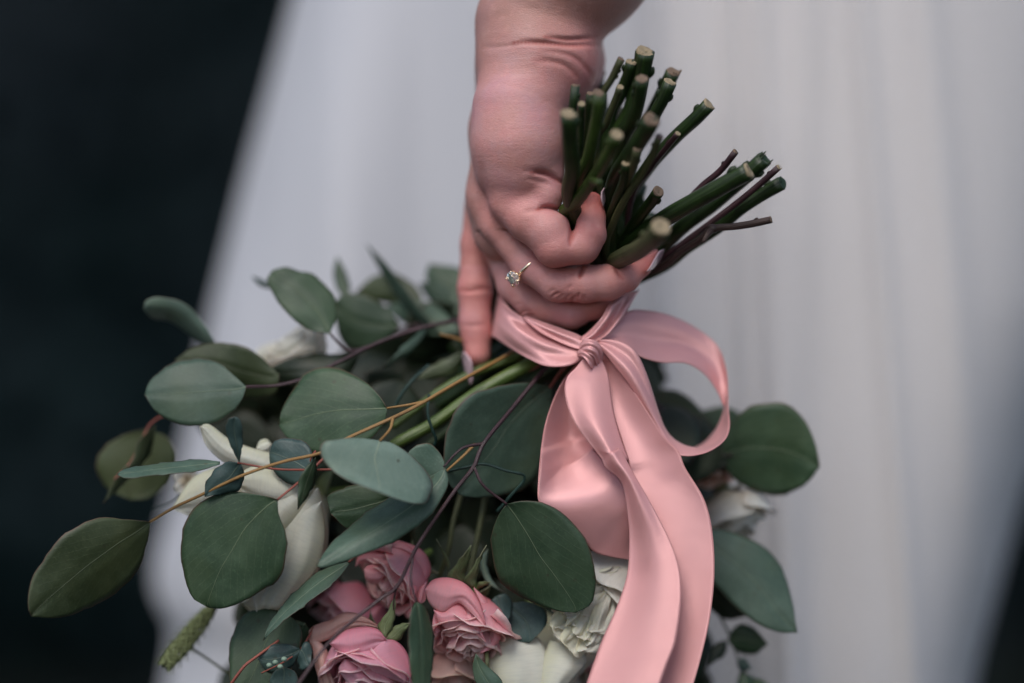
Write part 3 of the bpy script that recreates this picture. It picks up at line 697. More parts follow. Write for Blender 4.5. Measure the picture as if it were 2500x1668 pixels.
for i, (lab, pts, r, ms, mc) in enumerate(ST):
    q = [P(*tz1(p)) for p in pts]; rm = r / 2.611 * S
    t = thing('flower_stem', lab, 'stem', q[0], 'cut stems sticking up out of the fist')
    rr = np.random.RandomState(i)
    j = rr.randn(3) * .005; j[1] = abs(j[1]) * .6
    full = q + [g_ + j * (1 + .6 * k) for k, g_ in enumerate(GRIP)]
    rad = [rm * 1.04] + [rm] * (len(q) - 1) + [min(rm, .0045)] * 4
    mb = MB(); mb.tube(full, rad, sides=14, n=60, rib=.035 if ms != 'twig' else .06, seed=i)
    # nodes: slight swellings with buds
    d0 = (q[1] - q[0]); L0 = np.linalg.norm(d0); d0 /= L0
    for kk_ in range(1 + (i % 2)):
        f_ = .35 + .5 * rr.rand(); pc = q[0] + d0 * L0 * f_ * (1 if kk_ == 0 else 1.5)
        sidev = np.cross(d0, (0, 1, 0)); sidev /= np.linalg.norm(sidev); sidev *= (1 if rr.rand() > .5 else -1)
        pc2 = pc + sidev * rm * .75
        mb.tube([pc2 + d0 * rm * .8, pc2 + sidev * rm * .28, pc2 + sidev * rm * .42 - d0 * rm * .6], [rm * .2, rm * .38, rm * .12], n=7, sides=8)
    if i == 16:
        pc = P(*tz1((1080, 1165)), -.042); mb.tube([P(*tz1((1030, 1150)), -.03), pc], [rm * .6, rm * .55], sides=10)
    if i == 26:
        a = P(*tz1((1800, 1458)), .002)
        mb.ball(a, rm * 1.7, 6, (1, 1, .8)); mb.tube([a, P(*tz1((1765, 1500)), -.002), P(*tz1((1740, 1545)), -.003)], [rm * 1.1, rm * .8, rm * .5], sides=8)
    mb.build('stalk', M[ms], t)
    # cut face: uneven disc with rim, set on the end
    X = np.cross(d0, (0, 1, .2)); X /= np.linalg.norm(X); Y = np.cross(d0, X)
    vs = []; ns = 16; til = rr.randn(2) * .25
    for ring_k, (fr, hh) in enumerate(((1.0, .0), (.93, .10), (.72, .05), (.4, .02), (.12, -.10))):
        for k in range(ns):
            a = 2 * math.pi * k / ns; rad_ = rm * 1.03 * fr * (1 + .05 * rr.randn() * (ring_k > 0))
            h = rm * (hh + (til[0] * math.cos(a) + til[1] * math.sin(a)) * fr * .5 + .05 * rr.randn() + .12)
            if ring_k == 0: h = -rm * .1
            vs.append(q[0] - d0 * h + rad_ * (math.cos(a) * X + math.sin(a) * Y))
    fs = [(rk * ns + k, rk * ns + (k + 1) % ns, (rk + 1) * ns + (k + 1) % ns, (rk + 1) * ns + k) for rk in range(4) for k in range(ns)] + [tuple(4 * ns + k for k in range(ns))]
    o = mesh('cut_end', vs, fs, M[mc], t)
    if i in (4, 23, 24):                   # frayed, jagged ends
        mb = MB()
        for k in range(7):
            a = rr.rand() * 6.28; pb = q[0] + rm * .8 * (math.cos(a) * X + math.sin(a) * Y)
            mb.tube([pb + d0 * .001, pb - d0 * rm * (.3 + .7 * rr.rand()) + rr.randn(3) * rm * .1], [rm * .22, rm * .06], sides=6)
        mb.build('frayed_fibre', M[mc if mc != 'stem' else 'stem'], t)

# ------------------------------------------------------------------ leaves and branches
def leaf_geo(Lp, Rp, y0, y1, tilt=0, cup=.002, bend=0, wave=0, n=26, m=13, conv=tV, seed=0):
    a = resample([conv(p) for p in Lp], n); b = resample([conv(p) for p in Rp], n)
    rr = np.random.RandomState(seed); ph = rr.rand(3) * 6.28
    G = np.zeros((n, m, 3))
    W = np.linalg.norm(a - b, axis=1); W = W / W.max()
    for j in range(m):
        s = j / (m - 1)
        for i in range(n):
            t = i / (n - 1); q = a[i] * (1 - s) + b[i] * s
            x = 2 * s - 1
            y = y0 * (1 - t) + y1 * t + bend * math.sin(math.pi * t) + x * tilt * W[i] + cup * (abs(x) ** 1.3) * W[i] \
                + wave * math.sin(7 * t + ph[0]) * x * W[i] + .0006 * math.sin(13 * t + ph[1] + 2 * s) * abs(x) + .0008 * math.exp(-(x * W[i] / .08) ** 2)
            ed_ = (abs(x) ** 4) * (1.3 * math.sin(23 * t + ph[2]) + .9 * math.sin(47 * t + ph[0]) + .6 * math.sin(71 * t)) * min(1, 4 * t * (1 - t)) * (1 if x > 0 else -1)
            G[i, j] = P(q[0] + ed_, q[1] + ed_ * .7, y)
    return G
lseed = [0]
def leaf(parent, Lp, Rp, y0, y1, mt='leaf', **k):
    lseed[0] += 1
    G = leaf_geo(Lp, Rp, y0, y1, seed=lseed[0], **k); return sheet_obj('leaf', G, .00032, M[mt], parent)
EG = 'eucalyptus sprigs of the bouquet'
def branch(label, at, stems, mt, leaves):
    t = thing('eucalyptus_sprig', label, 'eucalyptus', V(*at), EG)
    mb = MB()
    for s in stems:
        r0, r1 = s[0]; pts = [V(*p) for p in s[1:]]
        mb.tube(pts, list(np.linspace(r0, r1, len(pts)) * .84), sides=8, n=8 * len(pts), rib=.05)
        for p in s[2:-1][:2]: mb.ball(V(*p), (r0 + r1) * .47, 5)
    mb.build('twig', M[mt], t)
    for lf in leaves: leaf(t, *lf[:4], **(lf[4] if len(lf) > 4 else {}))
    return t
# golden twig: far left leaf, pale leaf, centre leaf
branch('long golden twig ending in a big olive leaf at the far left, pale leaf midway', (1165, 815, .01),
 [((.0011, .0008), (1240, 765, .055), (1170, 812, .034), (1050, 878, .006), (960, 930, -.008), (895, 962, -.012), (800, 1005, -.014), (735, 1040, -.014), (650, 1060, -.014), (560, 1090, -.012), (460, 1137, -.006), (400, 1165, .0), (345, 1198, .006)),
  ((.0009, .0006), (975, 922, -.006), (935, 930, -.004), (888, 937, .0)),
  ((.0009, .0006), (902, 960, -.012), (895, 985, -.016), (872, 1012, -.022))], 'twig_gold',
 [([(888, 937), (870, 908), (840, 878), (800, 855), (760, 842), (720, 848), (690, 870), (660, 915), (645, 948), (640, 975)], [(888, 937), (882, 970), (850, 1010), (790, 1042), (740, 1046), (690, 1028), (655, 1000), (640, 975)], .002, .014, dict(mt='leaf', tilt=-.006, cup=.003)),
  ([(872, 1012), (820, 1006), (760, 1010), (736, 1022), (745, 1062), (790, 1098), (868, 1130)], [(872, 1012), (905, 1020), (950, 1052), (985, 1092), (992, 1125), (975, 1156), (925, 1150), (868, 1130)], -.020, -.040, dict(mt='leaf_pale', tilt=.006, cup=.004, n=30)),
  ([(345, 1198), (290, 1192), (220, 1190), (150, 1225), (95, 1290), (70, 1340), (64, 1390), (72, 1415)], [(345, 1198), (340, 1240), (320, 1300), (280, 1350), (200, 1398), (130, 1418), (72, 1415)], .006, -.018, dict(mt='leaf_olive', tilt=.008, cup=.003)),
 ])
branch('red purple twig running from the bow down in front of the pink roses', (1250, 845, .02),
 [((.0013, .0009), (1330, 760, .045), (1252, 845, .022), (1180, 932, .008), (1110, 1018, -.006), (1087, 1072, -.010), (1040, 1132, -.012), (960, 1250, -.016), (912, 1345, -.018), (868, 1378, -.020), (760, 1470, -.030), (680, 1575, -.040)),
  ((.0010, .0006), (1110, 1018, -.006), (1060, 1030, -.010), (1018, 1072, -.012)),
  ((.0009, .0007), (1088, 1072, -.010), (1110, 1115, -.012), (1163, 1157, -.010)),
  ((.0007, .0006), (948, 1275, -.016), (943, 1330, -.022), (955, 1380, -.024)),
  ((.0006, .0004), (912, 1345, -.018), (905, 1370, -.014), (903, 1400, -.010))], 'twig_purple',
 [([(1163, 1157), (1200, 1150), (1250, 1155), (1300, 1185), (1345, 1240), (1362, 1290), (1367, 1340), (1358, 1385), (1322, 1406)], [(1163, 1157), (1145, 1180), (1130, 1220), (1128, 1265), (1145, 1330), (1185, 1364), (1240, 1390), (1285, 1403), (1322, 1406)], -.010, -.004, dict(mt='leaf', tilt=.004, cup=.002)),
  ([(1022, 1074), (960, 1108), (880, 1150), (800, 1210), (750, 1260), (726, 1300)], [(1022, 1074), (1029, 1110), (1005, 1160), (960, 1208), (890, 1250), (800, 1285), (745, 1303), (726, 1300)], -.010, -.026, dict(mt='leaf_mid', tilt=-.007, cup=.006, n=30)),
  ([(955, 1380), (942, 1410), (938, 1460), (940, 1520), (950, 1600)], [(955, 1380), (975, 1395), (992, 1440), (994, 1500), (985, 1600)], -.024, -.032, dict(mt='leaf', tilt=.006)),
 ])
branch('red golden twig with small blue green leaves crossing in front of the left white rose', (755, 1078, -.006),
 [((.0008, .0005), (800, 1072, .004), (755, 1078, -.004), (650, 1078, -.008), (600, 1072, -.010), (545, 1062, -.012)),
  ((.0008, .0006), (745, 1050, -.004), (697, 1097, -.010), (637, 1147, -.014)),
  ((.0006, .0004), (725, 1035, -.010), (715, 1048, -.010), (712, 1060, -.010))], 'twig_red',
 [([(637, 1147), (600, 1136), (530, 1129), (470, 1145), (430, 1190), (414, 1250), (421, 1310), (440, 1370), (478, 1394)], [(637, 1147), (640, 1180), (656, 1225), (658, 1270), (640, 1328), (590, 1363), (540, 1388), (510, 1397), (478, 1394)], -.014, -.004, dict(mt='leaf', tilt=-.005, cup=.002)),
  ([(549, 1062), (528, 1020), (518, 985), (524, 962), (538, 957)], [(549, 1062), (557, 1020), (556, 980), (550, 962), (538, 957)], -.013, -.020, dict(mt='leaf_blue', cup=.001, n=16, m=9)),
  ([(552, 1062), (520, 1060), (490, 1082), (472, 1110), (470, 1140)], [(552, 1062), (560, 1085), (556, 1115), (535, 1130), (470, 1140)], -.012, -.008, dict(mt='leaf_blue', n=16, m=9)),
  ([(712, 1085), (718, 1050), (705, 1018), (670, 1006), (630, 1012), (618, 1040)], [(712, 1085), (700, 1105), (670, 1113), (640, 1095), (622, 1070), (618, 1040)], -.004, .006, dict(mt='leaf_blue', n=18, m=9)),
  ([(724, 1050), (700, 1075), (685, 1110), (683, 1170)], [(724, 1050), (726, 1090), (712, 1130), (683, 1170)], -.012, -.016, dict(mt='leaf', tilt=.003, n=14, m=7)),
  ([(505, 1060), (450, 1055), (350, 1066), (290, 1076), (268, 1088)], [(505, 1066), (450, 1082), (350, 1092), (290, 1098), (268, 1088)], -.004, -.016, dict(mt='leaf_mid', tilt=-.006)),
 ])
branch('dull purple twig behind, its round grey green leaf crossing the left dress edge', (1000, 745, .05),
 [((.0013, .0009), (1150, 720, .056), (1000, 745, .044), (880, 782, .035), (780, 830, .026), (700, 868, .02), (635, 885, .018), (565, 888, .012)),
  ((.0011, .0007), (850, 795, .034), (800, 805, .036), (757, 766, .034))], 'twig_purple',
 [([(565, 888), (530, 855), (500, 832), (450, 822), (400, 833), (360, 858), (340, 883), (333, 906)], [(565, 888), (555, 918), (530, 950), (490, 972), (440, 979), (390, 966), (355, 942), (333, 906)], .012, .020, dict(mt='leaf_mid', tilt=-.005, cup=.003)),
  ([(757, 766), (705, 756), (655, 715), (625, 672), (613, 642), (624, 622)], [(757, 766), (773, 722), (768, 682), (742, 650), (715, 627), (690, 624), (655, 613), (624, 622)], .034, .044, dict(mt='leaf', tilt=.004)),
  ([(640, 860), (600, 820), (560, 795), (510, 787), (450, 795), (402, 826)], [(640, 860), (630, 905), (560, 915), (500, 880), (440, 855), (402, 826)], .032, .040, dict(mt='leaf_olive', wave=.003)),
  ([(830, 800), (780, 812), (720, 812), (660, 825), (608, 850)], [(830, 800), (800, 860), (730, 890), (660, 885), (608, 850)], .040, .040, dict(mt='leaf_dark', wave=.004)),
 ])
branch('blurred pale leaf curling over the dark background at the upper left', (640, 870, .06),
 [((.0010, .0007), (700, 850, .06), (580, 830, .055), (495, 788, .05))], 'twig_red',
 [([(500, 795), (465, 738), (425, 698), (375, 683), (338, 688), (330, 710)], [(500, 795), (470, 792), (430, 764), (392, 738), (350, 730), (330, 710)], .055, .042, dict(mt='leaf_pale', tilt=.006, cup=.004))])
branch('narrow grey leaf pointing up left in front of the dress beside the extended finger', (1060, 790, .05),
 [((.0010, .0007), (1120, 810, .05), (1055, 780, .044), (1010, 767, .04))], 'twig_gold',
 [([(1012, 768), (985, 735), (945, 682), (908, 632), (872, 590), (840, 560)], [(1012, 768), (975, 748), (925, 700), (890, 650), (862, 600), (840, 560)], .058, .085, dict(mt='leaf_mid', tilt=.006)),
  ])
branch('blurred cluster of dark leaves rising behind the wrist end of the twigs', (1000, 740, .08),
 [((.0013, .0010), (1200, 760, .08), (1000, 745, .075), (900, 760, .075), (820, 780, .075)), ((.0009, .0006), (880, 760, .075), (840, 720, .078), (795, 690, .08))], 'twig_purple',
 [([(918, 745), (880, 702), (830, 675), (785, 678), (762, 700)], [(918, 745), (880, 788), (830, 803), (785, 785), (762, 700)], .062, .066, dict(mt='leaf')),
  ([(800, 700), (772, 660), (765, 620), (774, 590)], [(800, 700), (803, 660), (792, 620), (774, 590)], .078, .09, dict(mt='leaf', n=14, m=7)),
  ([(960, 730), (900, 700), (850, 690), (815, 672)], [(960, 730), (965, 670), (900, 625), (850, 640), (815, 672)], .085, .095, dict(mt='leaf_olive')),
  ([(1060, 735), (1010, 690), (978, 640), (985, 605)], [(1060, 735), (1085, 680), (1060, 620), (985, 605)], .080, .100, dict(mt='leaf')),
  ([(1060, 760), (1000, 700), (940, 690), (880, 705)], [(1060, 760), (1000, 770), (940, 750), (880, 705)], .072, .082, dict(mt='leaf_mid', wave=.003)),
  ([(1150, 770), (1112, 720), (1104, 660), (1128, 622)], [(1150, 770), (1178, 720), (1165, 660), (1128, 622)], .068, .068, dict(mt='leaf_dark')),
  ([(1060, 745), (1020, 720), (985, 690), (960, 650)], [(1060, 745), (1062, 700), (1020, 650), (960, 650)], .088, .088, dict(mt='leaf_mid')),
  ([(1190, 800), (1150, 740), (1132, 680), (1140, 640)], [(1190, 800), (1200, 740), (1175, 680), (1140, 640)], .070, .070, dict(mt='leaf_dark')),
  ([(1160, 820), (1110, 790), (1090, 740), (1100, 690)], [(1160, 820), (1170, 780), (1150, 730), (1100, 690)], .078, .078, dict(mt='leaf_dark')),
  ([(640, 655), (615, 648), (595, 640), (577, 634)], [(640, 655), (620, 662), (595, 655), (577, 634)], .064, .07, dict(mt='leaf_blue', n=12, m=7)),
  ([(830, 860), (880, 840), (930, 790), (985, 745)], [(830, 860), (910, 830), (960, 790), (985, 745)], .048, .044, dict(mt='leaf_mid', wave=.003)),
  ([(1060, 805), (1030, 820), (980, 845), (955, 868)], [(1060, 805), (1050, 850), (1000, 870), (955, 868)], .046, .04, dict(mt='leaf_olive', n=14))])
branch('large blue grey leaf directly left of the bow, behind the red purple twig', (1290, 850, .03),
 [((.0011, .0008), (1350, 780, .045), (1290, 850, .032), (1265, 886, .026))], 'twig_red',
 [([(1266, 886), (1200, 879), (1130, 889), (1070, 914), (1035, 960), (1018, 1040), (1024, 1100), (1058, 1138)], [(1266, 886), (1264, 950), (1252, 1035), (1235, 1098), (1180, 1130), (1110, 1142), (1058, 1138)], .026, .014, dict(mt='leaf_mid', tilt=.012, cup=-.002, n=30))])
branch('mid green leaf partly hidden under the pale leaf in the centre', (1000, 1110, .0),
 [((.0009, .0006), (1090, 1020, .01), (1060, 1050, .006), (1020, 1085, .0))], 'twig_gold',
 [([(1022, 1100), (1018, 1055), (985, 1017), (945, 1030), (925, 1060)], [(1022, 1100), (1000, 1150), (950, 1160), (930, 1120), (925, 1060)], -.004, -.006, dict(mt='leaf_mid', n=18)),
  ([(900, 1140), (840, 1112), (790, 1120), (752, 1140), (760, 1180)], [(900, 1140), (890, 1190), (850, 1215), (800, 1215), (760, 1180)], .004, .002, dict(mt='leaf'))])
branch('long sloping leaf between the left white rose and the pink roses', (850, 1270, .0),
 [((.0009, .0007), (900, 1210, .01), (830, 1265, .0), (800, 1290, -.004))], 'twig_red',
 [([(806, 1288), (745, 1305), (690, 1345), (640, 1400), (615, 1440), (604, 1470)], [(806, 1288), (775, 1330), (715, 1378), (665, 1415), (630, 1445), (604, 1470)], -.004, -.010, dict(mt='leaf_mid', tilt=-.007)),
  ([(640, 1395), (570, 1405), (535, 1450), (525, 1530), (540, 1620)], [(640, 1395), (690, 1440), (680, 1510), (630, 1580), (540, 1620)], .010, .0, dict(mt='leaf', tilt=-.004))])
branch('blurred olive leaves hanging over the dark background at the left', (350, 950, .05),
 [((.0006, .0004), (430, 930, .05), (355, 965, .045), (330, 1000, .042), (300, 1060, .038), (262, 1100, .034))], 'twig_red',
 [([(335, 985), (280, 1000), (238, 1030), (220, 1065), (245, 1120), (300, 1147)], [(335, 985), (385, 1005), (406, 1055), (385, 1110), (345, 1142), (300, 1147)], .056, .056, dict(mt='leaf_olive')),
  ([(358, 975), (320, 1010), (300, 1060), (265, 1100), (236, 1155)], [(358, 975), (345, 1040), (310, 1085), (280, 1115), (236, 1155)], .042, .03, dict(mt='leaf_olive', tilt=.004))])
branch('big dark rounded leaves to the right of the ribbon loop', (1560, 1020, .05),
 [((.0014, .0009), (1440, 860, .06), (1540, 960, .06), (1640, 1040, .055), (1680, 1045, .05))], 'twig_purple',
 [([(1650, 1050), (1672, 985), (1710, 940), (1755, 925), (1805, 927), (1845, 962), (1872, 1020), (1881, 1072)], [(1650, 1050), (1685, 1100), (1740, 1130), (1790, 1137), (1845, 1115), (1881, 1072)], .052, .044, dict(mt='leaf', tilt=.004)),
  ([(1480, 930), (1510, 895), (1560, 900), (1600, 930), (1650, 990)], [(1480, 930), (1500, 1010), (1560, 1045), (1620, 1040), (1650, 990)], .066, .07, dict(mt='leaf_olive')),
  ([(1560, 1060), (1590, 960), (1640, 935), (1690, 942), (1720, 985)], [(1560, 1060), (1620, 1070), (1680, 1060), (1710, 1020), (1720, 985)], .074, .08, dict(mt='leaf')),
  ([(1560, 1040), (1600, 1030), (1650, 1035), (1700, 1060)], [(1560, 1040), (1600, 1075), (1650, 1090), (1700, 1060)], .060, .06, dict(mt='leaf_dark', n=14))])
branch('large blue green leaf pointing down right beside the right ribbon tail', (1600, 1230, .05),
 [((.0012, .0008), (1500, 1100, .06), (1580, 1180, .055), (1632, 1250, .05))], 'twig_purple',
 [([(1600, 1225), (1650, 1215), (1710, 1232), (1762, 1262), (1798, 1310), (1818, 1380), (1830, 1452)], [(1600, 1225), (1610, 1300), (1660, 1365), (1720, 1420), (1780, 1450), (1830, 1452)], .044, .034, dict(mt='leaf_mid', tilt=-.004)),
  ([(1600, 1300), (1650, 1320), (1690, 1370), (1712, 1415)], [(1600, 1300), (1610, 1370), (1660, 1420), (1712, 1415)], .058, .056, dict(mt='leaf_dark'))])
branch('thin blurred sprig with small dark leaves at the lower right', (1640, 1330, .06),
 [((.0010, .0005), (1620, 1300, .06), (1648, 1400, .06), (1680, 1470, .06), (1700, 1530, .06), (1740, 1590, .06))], 'stem',
 [([(1670, 1470), (1690, 1435), (1730, 1440), (1762, 1478)], [(1670, 1470), (1690, 1495), (1730, 1502), (1762, 1478)], .056, .05, dict(mt='leaf', n=12, m=7)),
  ([(1668, 1468), (1640, 1480), (1625, 1530)], [(1668, 1468), (1665, 1500), (1625, 1530)], .056, .05, dict(mt='leaf_dark', n=10, m=7)),
  ([(1610, 1440), (1600, 1455), (1605, 1490)], [(1610, 1440), (1628, 1460), (1605, 1490)], .05, .05, dict(mt='leaf_dark', n=10, m=7)),
  ([(1700, 1540), (1690, 1570), (1700, 1610)], [(1700, 1540), (1730, 1560), (1700, 1610)], .056, .05, dict(mt='leaf', n=10, m=7)),
  ([(1715, 1555), (1750, 1560), (1790, 1590)], [(1715, 1555), (1740, 1590), (1790, 1590)], .056, .05, dict(mt='leaf', n=10, m=7)),
  ([(1690, 1515), (1710, 1510), (1725, 1535)], [(1690, 1515), (1700, 1540), (1725, 1535)], .056, .05, dict(mt='leaf_blue', n=10, m=7))])
branch('small dark leaves tucked under the big veined leaf beside the middle pink rose', (1150, 1400, .0),
 [((.0008, .0005), (1240, 1380, .03), (1180, 1400, .02), (1150, 1410, .01))], 'stem',
 [([(1135, 1370), (1160, 1362), (1176, 1385), (1168, 1420), (1150, 1445)], [(1135, 1370), (1118, 1395), (1125, 1430), (1150, 1445)], .010, .006, dict(mt='leaf_blue', n=14)),
  ([(1160, 1385), (1210, 1382), (1252, 1400), (1250, 1440), (1215, 1475)], [(1160, 1385), (1148, 1420), (1165, 1455), (1190, 1472), (1215, 1475)], .012, .008, dict(mt='leaf_blue', n=18)),
  ([(1120, 1260), (1118, 1300), (1135, 1340), (1160, 1362)], [(1120, 1260), (1100, 1290), (1115, 1335), (1160, 1362)], .020, .016, dict(mt='leaf_pale', n=14, m=7)),
  ([(1092, 1500), (1120, 1530), (1150, 1560), (1165, 1610)], [(1092, 1500), (1085, 1540), (1110, 1600), (1165, 1610)], -.004, -.004, dict(mt='leaf_mid', n=14))])
t = branch('tiny round blue leaves with pale buds at the bottom left of the pink roses', (640, 1500, .0),
 [((.0006, .0004), (720, 1440, .01), (690, 1490, .004), (650, 1520, -.002), (600, 1545, .0)), ((.0009, .0007), (530, 1570, -.004), (560, 1530, -.004), (585, 1510, -.002), (640, 1470, .004))], 'twig_red',
 [([(690, 1490), (660, 1478), (620, 1482), (588, 1508)], [(690, 1490), (670, 1530), (620, 1545), (588, 1508)], .0, .0, dict(mt='leaf_blue', n=14, m=9)),
  ([(690, 1495), (700, 1472), (716, 1485), (712, 1530)], [(690, 1495), (682, 1515), (690, 1538), (712, 1530)], -.002, -.004, dict(mt='leaf_blue', n=14, m=9)),
  ([(650, 1530), (625, 1545), (620, 1580), (645, 1610)], [(650, 1530), (680, 1545), (680, 1590), (645, 1610)], -.004, -.004, dict(mt='leaf_blue', n=14, m=9)),
  ([(700, 1430), (650, 1420), (620, 1450), (625, 1490)], [(700, 1430), (720, 1470), (680, 1500), (625, 1490)], .014, .014, dict(mt='leaf', n=14, m=9))])
for (x, y) in ((632, 1520), (652, 1513), (643, 1530), (618, 1527)):
    mb = MB(); mb.ball(V(x, y, -.008), .0014, 7, (1, 1, .85)); mb.build('bud', M['leaf_pale'] if 0 else plain('bud_green', (.20, .29, .22), .6), t)

# deeper sprigs that fill the bouquet's inside, shade put into their leaf colour
def inside(x, y):
    poly = [(470, 900), (600, 870), (780, 850), (1000, 740), (1130, 660), (1250, 760), (1450, 830), (1600, 1040), (1640, 1200), (1620, 1420), (1560, 1620), (560, 1620), (560, 1430), (700, 1200), (620, 1040), (480, 960)]
    c = False; j = len(poly) - 1
    for i in range(len(poly)):
        if (poly[i][1] > y) != (poly[j][1] > y) and x < (poly[j][0] - poly[i][0]) * (y - poly[i][1]) / (poly[j][1] - poly[i][1]) + poly[i][0]: c = not c
        j = i
    return c
rr = np.random.RandomState(11)
pts = []
while len(pts) < 420:
    x = rr.uniform(470, 1640); y = rr.uniform(740, 1620)
    if inside(x, y): pts.append((x, y))
src = np.array([1300, 850.]); ang = [math.atan2(p[1] - src[1], p[0] - src[0]) for p in pts]
order = np.argsort(ang); ns = 42
for k in range(ns):
    ids = [order[i] for i in range(k * 10, min(len(order), k * 10 + 10))]
    if not ids: continue
    P0 = (1300, 850, .075); far = max((pts[i] for i in ids), key=lambda p: math.hypot(p[0] - 1300, p[1] - 850))
    dep = .075 + .05 * rr.rand()
    lv = []
    for i in ids:
        x, y = pts[i]; a = ang[i] + rr.uniform(-1.2, 1.2); Ln = rr.uniform(130, 190); Wd = Ln * rr.uniform(.35, .48)
        ca, sa = math.cos(a), math.sin(a)
        def q(t, w): return (x + ca * Ln * (t - .5) - sa * Wd * w, y + sa * Ln * (t - .5) + ca * Wd * w)
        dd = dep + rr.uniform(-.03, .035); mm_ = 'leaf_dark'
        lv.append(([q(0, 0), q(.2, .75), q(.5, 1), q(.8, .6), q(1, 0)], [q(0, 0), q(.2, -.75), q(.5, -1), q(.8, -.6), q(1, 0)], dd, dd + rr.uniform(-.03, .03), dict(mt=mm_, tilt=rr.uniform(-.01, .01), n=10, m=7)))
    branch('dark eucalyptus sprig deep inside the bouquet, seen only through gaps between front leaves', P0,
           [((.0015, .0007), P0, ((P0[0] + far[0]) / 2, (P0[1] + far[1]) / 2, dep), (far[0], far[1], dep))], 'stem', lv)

# green stalks below the fist
def single(name, label, cat, pts, r, mt, part='stalk', group=None, **k):
    t = thing(name, label, cat, V(*pts[0]), group); mb = MB()
    mb.tube([V(*p) for p in pts], list(np.linspace(r[0], r[1], len(pts))), n=10 * len(pts), **k); mb.build(part, M[mt], t); return t
SG = 'green stalks below the fist'
single('green_stalk', 'thick light green stalk with dark scars slanting down left under the extended finger', 'stem', [(1300, 790, .035), (1225, 832, .028), (1100, 900, .022), (990, 975, .018), (900, 1025, .016), (840, 1090, .02)], (.0036, .0026), 'stem_light', sides=14, rib=.03, group=SG)
single('green_stalk', 'thinner green stalk just above the thick light green one', 'stem', [(1200, 815, .045), (1090, 855, .04), (1000, 905, .036), (900, 980, .034)], (.0024, .0018), 'stem_light', sides=12, rib=.03, group=SG)
single('green_stalk', 'dark green stalk under the wrapped band of ribbon', 'stem', [(1290, 830, .05), (1180, 900, .045), (1080, 950, .045), (960, 1040, .045)], (.0024, .0018), 'stem', sides=12, group=SG)
single('green_stalk', 'thin pale stalk above the middle pink rose', 'stem', [(1120, 1110, .03), (1100, 1210, .026), (1082, 1300, .022), (1080, 1340, .02)], (.0015, .0013), 'stem_olive', sides=10, group=SG)
single('green_stalk', 'thin olive stalk right of the purple twig', 'stem', [(1060, 1130, .035), (1040, 1200, .03), (1030, 1260, .028), (1010, 1320, .03)], (.0014, .0011), 'stem_olive', sides=10, group=SG)
single('green_stalk', 'slender red stalk crossing below the wrapped ribbon', 'stem', [(1240, 838, .026), (1180, 868, .026), (1110, 905, .03)], (.0008, .0007), 'twig_red', sides=8, group=SG)
single('green_stalk', 'short red stalk between ribbon and blue grey leaf', 'stem', [(1290, 848, .022), (1275, 870, .024), (1262, 890, .026)], (.0009, .0008), 'twig_red', sides=8, group=SG)
single('green_stalk', 'short green stalk under the middle pink rose at the bottom edge', 'stem', [(1116, 1490, .006), (1118, 1520, .0), (1116, 1560, .0)], (.0011, .001), 'stem_olive', sides=8, group=SG)
WG = 'dark green florist wires in the bouquet'
single('florist_wire', 'dark green wire running over the big blue grey leaf left of the bow', 'wire', [(1025, 1082, .01), (1070, 1072, .006), (1110, 1065, .006), (1160, 1080, .006), (1205, 1095, .008), (1170, 1140, .01), (1140, 1175, .012)], (.0007, .0007), 'wire', 'strand', sides=8, rib=.15, group=WG)
single('florist_wire', 'dark green wire crossing the thick light green stalk', 'wire', [(985, 905, .01), (982, 950, .008), (992, 985, .008), (1000, 1012, .01), (985, 1040, .014)], (.0007, .0007), 'wire', 'strand', sides=8, rib=.15, group=WG)
single('florist_wire', 'dark green wire in the shade right of the round centre leaf', 'wire', [(985, 838, .03), (950, 870, .028), (925, 900, .026), (905, 935, .026)], (.0008, .0008), 'wire', 'strand', sides=8, rib=.15, group=WG)

